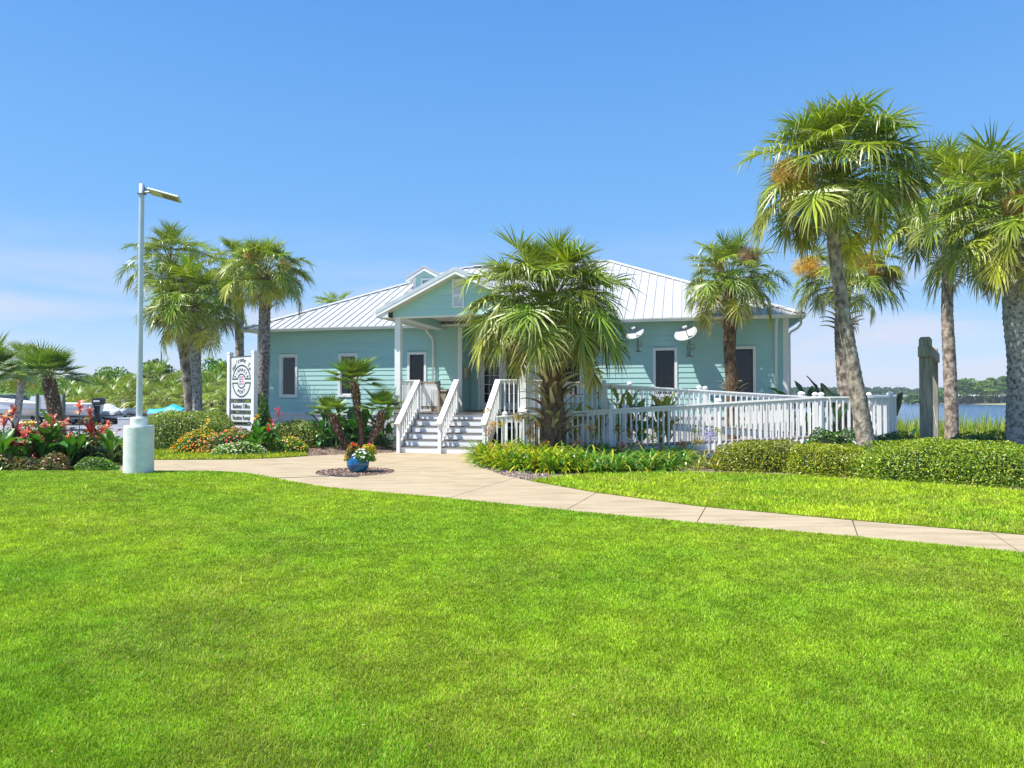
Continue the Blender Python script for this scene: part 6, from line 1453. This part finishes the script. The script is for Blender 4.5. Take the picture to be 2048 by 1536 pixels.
# --- blue pot with flowers
pot = empty('flower_pot', (-3.42, 15.25, 0), 0, 'squat glossy blue pot on the bark circle in the path', 'pot')
def glaze():
    m, t, b = newmat('blue_glaze'); b.inputs['Roughness'].default_value = .12; b.inputs['Coat Weight'].default_value = .6; n = tex_noise(t, 4, 4, stretch=(1, 1, .6)); r_ = ramp(t, n.outputs['Fac'], [(.35, (.004, .07, .20)), (.6, (.01, .14, .28)), (.8, (.03, .25, .36))]); t.links.new(r_.outputs[0], b.inputs['Base Color']); return m
MB().lathe([(.001, .01), (.14, .01), (.20, .06), (.238, .14), (.25, .21), (.235, .28), (.20, .325), (.185, .345), (.195, .365), (.19, .375), (.165, .365), (.16, .32), (.001, .31)], 40).obj('pot_body', glaze(), pot, smooth=True)
rg = np.random.default_rng(6)
bush('potted_plant', 'fiery orange and yellow croton filling the left of the blue pot', 'plant', (-3.52, 15.25, .30), .20, .18, .40, 900, .07, [(.5, .10, .02), (.65, .28, .02), (.6, .42, .03), (.35, .35, .03), (.15, .25, .02)], 0, 95, None, .25, 2, [([(.75, .02, .05)], 14, .03, .4)], zfloor=-.05)
bush('potted_plant', 'green and white flowers trailing over the right of the blue pot', 'flowers', (-3.28, 15.19, .28), .23, .19, .26, 900, .05, LG, 0, 96, None, .25, 2, [([(.86, .86, .86)], 46, .032, -.1)], zfloor=-.1)
bush('potted_plant', 'arching yellow leaves with a red bloom at the back right of the pot', 'plant', (-3.20, 15.35, .42), .16, .14, .20, 500, .07, [(.4, .45, .03), (.6, .5, .03)], 0, 97, None, .3, 2, [([(.75, .05, .12), (.7, .1, .04)], 8, .035, .3)], zfloor=-.1)
# --- weathered timber frame
TIM = mat('weathered_timber', (.40, .38, .29), (.20, .19, .145), 3, .9, bstr=.8, bdist=.02, bscale=9, stretch=(7, 7, .5), detail=8)
Zt = 17.0; fp = Vector((at(1852, Zt), Zt, 0)); bp = Vector((at(1867.5, 19.6), 19.6, 0)); dvt = (bp - fp); rzt = math.atan2(dvt.y, dvt.x)
tf = empty('timber_frame', fp, rzt, 'weathered timber swing frame with two heavy posts joined by a beam', 'frame'); Lt = dvt.length
def post_(x, w, h, par): m = MB(); m.box(x - w / 2, x + w / 2, -w / 2, w / 2, -.3, h - .06); a = w / 2; b = a - .04; m.add([(x - a, -a, h - .06), (x + a, -a, h - .06), (x + a, a, h - .06), (x - a, a, h - .06), (x - b, -b, h), (x + b, -b, h), (x + b, b, h), (x - b, b, h)], [(0, 1, 5, 4), (1, 2, 6, 5), (2, 3, 7, 6), (3, 0, 4, 7), (4, 5, 6, 7)]); return m.obj('post', TIM, par, bevel=.008)
hf = zat(674, Zt); post_(0, .27, hf, tf); post_(Lt, .22, zat(694, 19.6), tf)
MB().box(-.24, Lt + .12, -.15, .15, hf - .50, hf - .24).obj('beam', TIM, tf, bevel=.01)
m = MB(); zz = hf - .52
for i in range(30): m.tube([(Lt - .35, -.0 + .008 * (i % 2), zz), (Lt - .35, 0, zz - .035)], .009, 5); zz -= .04
m.tube([(Lt - .35, 0, zz), (Lt - .9, -.1, zz - .6)], .01, 5); m.obj('chain', METAL, tf)
MB().box(-.1, .5, -1.3, -.35, .52, .57).obj('plank_seat', mat('grey_plank', (.22, .24, .26), (.15, .16, .18), 4, .8), None, label='grey plank lying beside the foot of the timber frame', cat='plank').matrix_world = Matrix.Translation(fp + Vector((.3, .2, .1))) @ Matrix.Rotation(rzt, 4, 'Z')

# ================================================================== CAR PARK: BOATS, BOARD, KAYAKS
HULL = mat('white_hull', (.72, .74, .76), (.66, .68, .70), 2, .3); GEL = mat('cream_gunwale', (.78, .76, .68), (.7, .68, .6), 2, .4)
RUB = mat('tyre_rubber', (.02, .02, .022), (.03, .03, .03), 10, .8); ORK = mat('orange_kayak_plastic', (.80, .30, .02), (.85, .45, .03), 2, .4); YEK = mat('yellow_kayak_plastic', (.85, .50, .02), (.8, .42, .02), 2, .4)
def hull(parent, L, Wd, D, z0, m, flip=1, name='hull'):
    """bow towards -x"""
    b = MB(); secs = []
    for i in range(9):
        u = i / 8; x = (-L / 2 + L * u) * flip; w = Wd / 2 * min(1, (u * 2.2 + .02) ** .6); kz = z0 + D * .5 * max(0, (.45 - u) / .45) ** 1.6; tz = z0 + D * (1.0 + .32 * (1 - u) ** 2)
        secs.append([(x, -w, tz), (x, -w * .92, z0 + (tz - z0) * .5), (x, -w * .6, kz + .08), (x, 0, kz), (x, w * .6, kz + .08), (x, w * .92, z0 + (tz - z0) * .5), (x, w, tz)])
    vs = [p for s in secs for p in s]; fs = [(i * 7 + j, i * 7 + j + 1, i * 7 + j + 8, i * 7 + j + 7) for i in range(8) for j in range(6)] + [tuple(range(56, 63))]
    fs += [(i * 7, i * 7 + 7, i * 7 + 13, i * 7 + 6) for i in range(8)]
    b.add(vs, fs); o = b.obj(name, m, parent); return o, secs
def wheel(parent, x, y, z, r0=.30):
    m = MB(); m.lathe([(r0 * .6, -.09), (r0 * .92, -.10), (r0, -.06), (r0, .06), (r0 * .92, .10), (r0 * .6, .09), (r0 * .6, -.09)], 24); t = m.obj('wheel', RUB, parent, smooth=True); t.location = (x, y, z); t.rotation_euler = (rad(90), 0, 0)
    h = MB(); h.lathe([(.001, .05), (r0 * .2, .055), (r0 * .35, .02), (r0 * .58, .06), (r0 * .6, -.05), (.001, -.05)], 20); h.obj('rim', HULL, t)
bt = empty('trailer_boat', (at(78, 44), 44, -.055), rad(2), 'white open motor boat on a trailer behind the notice board', 'boat')
_, secs = hull(bt, 7.0, 2.2, .78, .55, HULL)
m = MB()
for sd in (0, 6): m.tube([Vector(s[sd]) + Vector((0, 0, .02)) for s in secs], .045, 6)
m.obj('gunwale', GEL, bt); MB().box(-3.3, 3.4, -1.09, -1.075, 1.0, 1.03).obj('stripe', mat('grey_stripe', (.3, .33, .35)), bt)
c_ = MB(); c_.prism([(-.4, 1.2), (.5, 1.2), (.35, 1.85), (-.25, 1.85)], 'y', -.4, .4); c_.obj('console', HULL, bt)
m = MB(); 
for y in (-.55, .55): m.tube([(-2.9, y, 1.72), (-1.2, y, 1.55), (.2, y, 1.42)], .022, 6)
m.obj('bow_rail', METAL, bt)
ob = MB(); ob.prism([(3.45, 1.25), (4.05, 1.30), (4.12, 1.62), (3.95, 1.74), (3.50, 1.72), (3.40, 1.55)], 'y', -.22, .22); o_ = ob.obj('outboard', BLACK, bt, bevel=.04)
MB().prism([(3.5, 1.2), (3.85, 1.25), (3.80, .75), (3.95, .35), (3.65, .30), (3.55, .75)], 'y', -.08, .08).obj('lower_unit', BLACK, o_); MB().box(3.55, 3.95, -.225, -.222, 1.48, 1.58).obj('decal', HULL, o_)
tr_ = MB(); 
for y in (-.7, .7): tr_.beam((-4.6, y * .3, .5), (-2.5, y, .45), .08, .1); tr_.beam((-2.5, y, .45), (3.2, y, .45), .08, .1)
tr_.box(.3, 1.9, -1.28, -.95, .63, .67); tr_.beam((.25, -1.1, .40), (.3, -1.1, .65), .3, .03); tr_.beam((1.9, -1.1, .65), (1.95, -1.1, .40), .3, .03)
tl = empty('boat_trailer', (at(78, 44), 44, -.055), rad(2), 'galvanised boat trailer under the white open boat', 'trailer'); tr_.obj('chassis', METAL, tl)
for x in (.65, 1.5):
    for y in (-1.12, 1.12): wheel(tl, x, y, .30)
# notice board between two piles
nb = empty('notice_board', (at(103, 38.0), 38.0, -.05), 0, 'white notice board with a round emblem between two greenish piles', 'notice board'); sN = F / 38
PILE = mat('green_treated_pile', (.16, .20, .15), (.10, .13, .10), 3, .9, bstr=.6, bscale=12, stretch=(4, 4, .4))
for px in (75, 128): x = (px - 103) / sN; MB().tube([(x, 0, -.2), (x, 0, zat(788, 38) + .05)], [.095, .085], 12).obj('pile', PILE, nb)
bx0, bx1 = (78.5 - 103) / sN, (125 - 103) / sN; bz0_, bz1_ = zat(826, 38) + .05, zat(790, 38) + .05
nbb = MB().box(bx0, bx1, -.02, .02, bz0_, bz1_).obj('panel', mat('pale_blue_white_panel', (.66, .71, .77), (.6, .65, .72), 3, .5), nb)
zc = zat(803, 38) + .05; ring(.26, .285, 0, 2 * math.pi, zc, nbb, INK, -.026, 28); ring(.10, .12, 0, 2 * math.pi, zc, nbb, INK, -.026, 20)
MB().box(-.26, .26, -.0262, -.0225, zc - .03, zc + .03).obj('emblem_bar', INK, nbb)
zb = zat(820, 38) + .05; MB().box((82 - 103) / sN, (87 - 103) / sN, -.0262, -.0225, zb - .06, zb + .06).obj('blue_square', mat('navy_print', (.01, .02, .06)), nbb); text_mesh('BOAT', .17, INK, nbb, (96.5 - 103) / sN, zb, -.026, 1.0, 0, .004)
# covered skiff
cb = empty('covered_boat', (at(206, 46), 46, -.055), rad(-3), 'small boat under a pale grey cover with its motor wrapped too', 'boat'); CVR = mat('grey_boat_cover', (.55, .57, .60), (.45, .47, .51), 3, .7, bstr=.4, bdist=.04, bscale=3)
b = MB(); n = 13; L_ = 2.9
for i in range(n):
    u = i / (n - 1); x = -1.6 + L_ * u; w = .75 * min(1, (u * 1.8 + .05) ** .5); zt = .95 + .38 * math.exp(-((u - .68) / .20) ** 2) + .05 * math.sin(u * 3); zl = .62
    for (yy, z) in ((-w, zl), (-w * .95, zl + .15), (-w * .5, zl + (zt - zl) * .72), (0, zt), (w * .5, zl + (zt - zl) * .72), (w * .95, zl + .15), (w, zl)): b.v.append((x, yy, z + .02 * math.sin(i * 2.1 + yy * 7)))
b.f = [(i * 7 + j, i * 7 + j + 1, i * 7 + j + 8, i * 7 + j + 7) for i in range(n - 1) for j in range(6)] + [tuple(range((n - 1) * 7, n * 7)), tuple(range(7))[::-1]]
b.obj('cover', CVR, cb); hull(cb, 3.0, 1.45, .28, .28, HULL); MB().tube([(1.42, 0, .98), (1.50, 0, .68), (1.52, 0, .55)], [.22, .20, .06], 12).obj('motor_cover', CVR, cb, smooth=True); MB().prism([(1.4, .55), (1.58, .55), (1.62, .10), (1.42, .12)], 'y', -.07, .07).obj('motor_leg', BLACK, cb)
ct = empty('boat_trailer', (at(206, 46), 46, -.055), rad(-3), 'low trailer under the grey covered boat', 'trailer'); MB().box(-2.2, 1.2, -.5, .5, .22, .27).obj('chassis', METAL, ct)
for y in (-.7, .7): wheel(ct, .5, y, .24, .24)
def kayak(label, loc, L, rz, mt, tilt=0):
    b = MB(); n = 13
    for i in range(n):
        u = i / (n - 1); k = math.sin(math.pi * u) ** .6 + .02; x = -L / 2 + L * u; up = .12 * (2 * u - 1) ** 4
        for t in range(8): a = 2 * math.pi * t / 8; b.v.append((x, .33 * k * math.cos(a), .16 + up + .15 * k * math.sin(a)))
    b.f = [(i * 8 + j, i * 8 + (j + 1) % 8, (i + 1) * 8 + (j + 1) % 8, (i + 1) * 8 + j) for i in range(n - 1) for j in range(8)]
    o = empty('kayak', loc, rz, label, 'kayak'); b.obj('hull', mt, o, smooth=True)
    MB().lathe([(.22, .0), (.25, .03), (.20, .05)], 16, (0, 0, .29)).obj('cockpit_rim', BLACK, o); return o
kayak('orange and yellow kayak lying on the ground in front of the trailer boat', (at(54, 42.5), 42.5, -.05), 1.7, rad(3), ORK)
rk = empty('kayak_rack', (at(222, 50), 50, 0), 0, 'low rack of rails holding the yellow kayak behind the covered boat', 'rack'); m = MB()
for x in (-1.2, 1.2): m.box(x - .04, x + .04, -.4, .4, -.1, .86)
m.obj('rack_frame', METAL, rk)
kayak('yellow kayak on the rack behind the covered boat', (at(222, 50), 50, .86), 3.1, 0, YEK)
MB().box(-.14, .14, -.02, .02, .0, .42).obj('small_sign', mat('pale_sign', (.6, .66, .66)), None, label='small pale sign plate standing above the yellow kayak', cat='sign').location = (at(246.5, 50.5), 50.5, 1.15)
bp_ = empty('dock_box', (at(255, 42.5), 42.5, -.055), rad(-8), 'pale grey dock box at the car park edge left of the hedge', 'box'); MB().box(-.42, .42, -.3, .3, 0, .42).obj('box_body', mat('pale_grey_plastic', (.55, .58, .60)), bp_, bevel=.02); MB().box(-.44, .44, -.32, .32, .421, .50).obj('lid', mat('pale_grey_plastic', (.55, .58, .60)), bp_, bevel=.015)
# turquoise tarp over a boat, behind the left hedge
tp = empty('tarped_boat', (at(334, 44), 44, -.05), 0, 'boat under a bright turquoise tarp behind the left hedge', 'boat'); b = MB(); n = 11
TQ = mat('turquoise_tarp', (.03, .50, .60), (.02, .40, .52), 2, .5, bstr=.5, bdist=.05, bscale=3)
for i in range(n):
    u = i / (n - 1); x = -1.15 + 2.3 * u; zt = 1.02 + .30 * math.exp(-((u - .70) / .22) ** 2); w = .7 * min(1, (u * 2 + .1) ** .5)
    for (yy, z) in ((-w, .75), (-w * .5, .75 + (zt - .75) * .7), (0, zt), (w * .5, .75 + (zt - .75) * .7), (w, .75)): b.v.append((x, yy, z))
b.f = [(i * 5 + j, i * 5 + j + 1, i * 5 + j + 6, i * 5 + j + 5) for i in range(n - 1) for j in range(4)] + [tuple(range((n - 1) * 5, n * 5)), tuple(range(5))[::-1]]
b.obj('tarp', TQ, tp); hull(tp, 2.4, 1.35, .32, .45, HULL); MB().box(-1, 1, -.5, .5, .0, .5).obj('cradle', METAL, tp)
# low roofs and hull tops beyond
far = empty('covered_boat', (at(18, 56), 56, -.05), rad(4), 'white hull and windscreen of a cabin boat at the far left', 'boat'); hull(far, 5.6, 2.2, .7, .6, HULL); MB().prism([(-1.2, 1.5), (1.2, 1.5), (.8, 1.95), (-.5, 1.95)], 'y', -.8, .8).obj('windscreen', mat('tinted_screen', (.10, .14, .18), (.08, .1, .14), 2, .1), far); MB().box(-1.6, 1.5, -.9, .9, 2.02, 2.08).obj('hardtop', GEL, far)
fb = empty('skiff', (at(270, 47), 47, -.05), 0, 'white skiff beside the dock box, partly behind the lamp', 'boat'); hull(fb, 3.0, 1.3, .35, .55, HULL); MB().box(-.9, .9, -.4, .4, .93, 1.02).obj('seat', mat('blue_grey_cushion', (.25, .3, .36)), fb); MB().box(-1.2, 1.2, -.4, .4, 0, .6).obj('cradle', METAL, fb)

# thin sea air
hz = MB().box(-900, 1400, -60, 950, -4, 22).obj('haze', None, kind='stuff')
hm = bpy.data.materials.new('sea_haze'); hm.use_nodes = True; hm.node_tree.nodes.clear(); ho = hm.node_tree.nodes.new('ShaderNodeOutputMaterial'); hv = hm.node_tree.nodes.new('ShaderNodeVolumePrincipled')
hv.inputs['Color'].default_value = (.80, .88, 1, 1); hv.inputs['Density'].default_value = .00030; hm.node_tree.links.new(hv.outputs[0], ho.inputs['Volume']); hz.data.materials.append(hm)
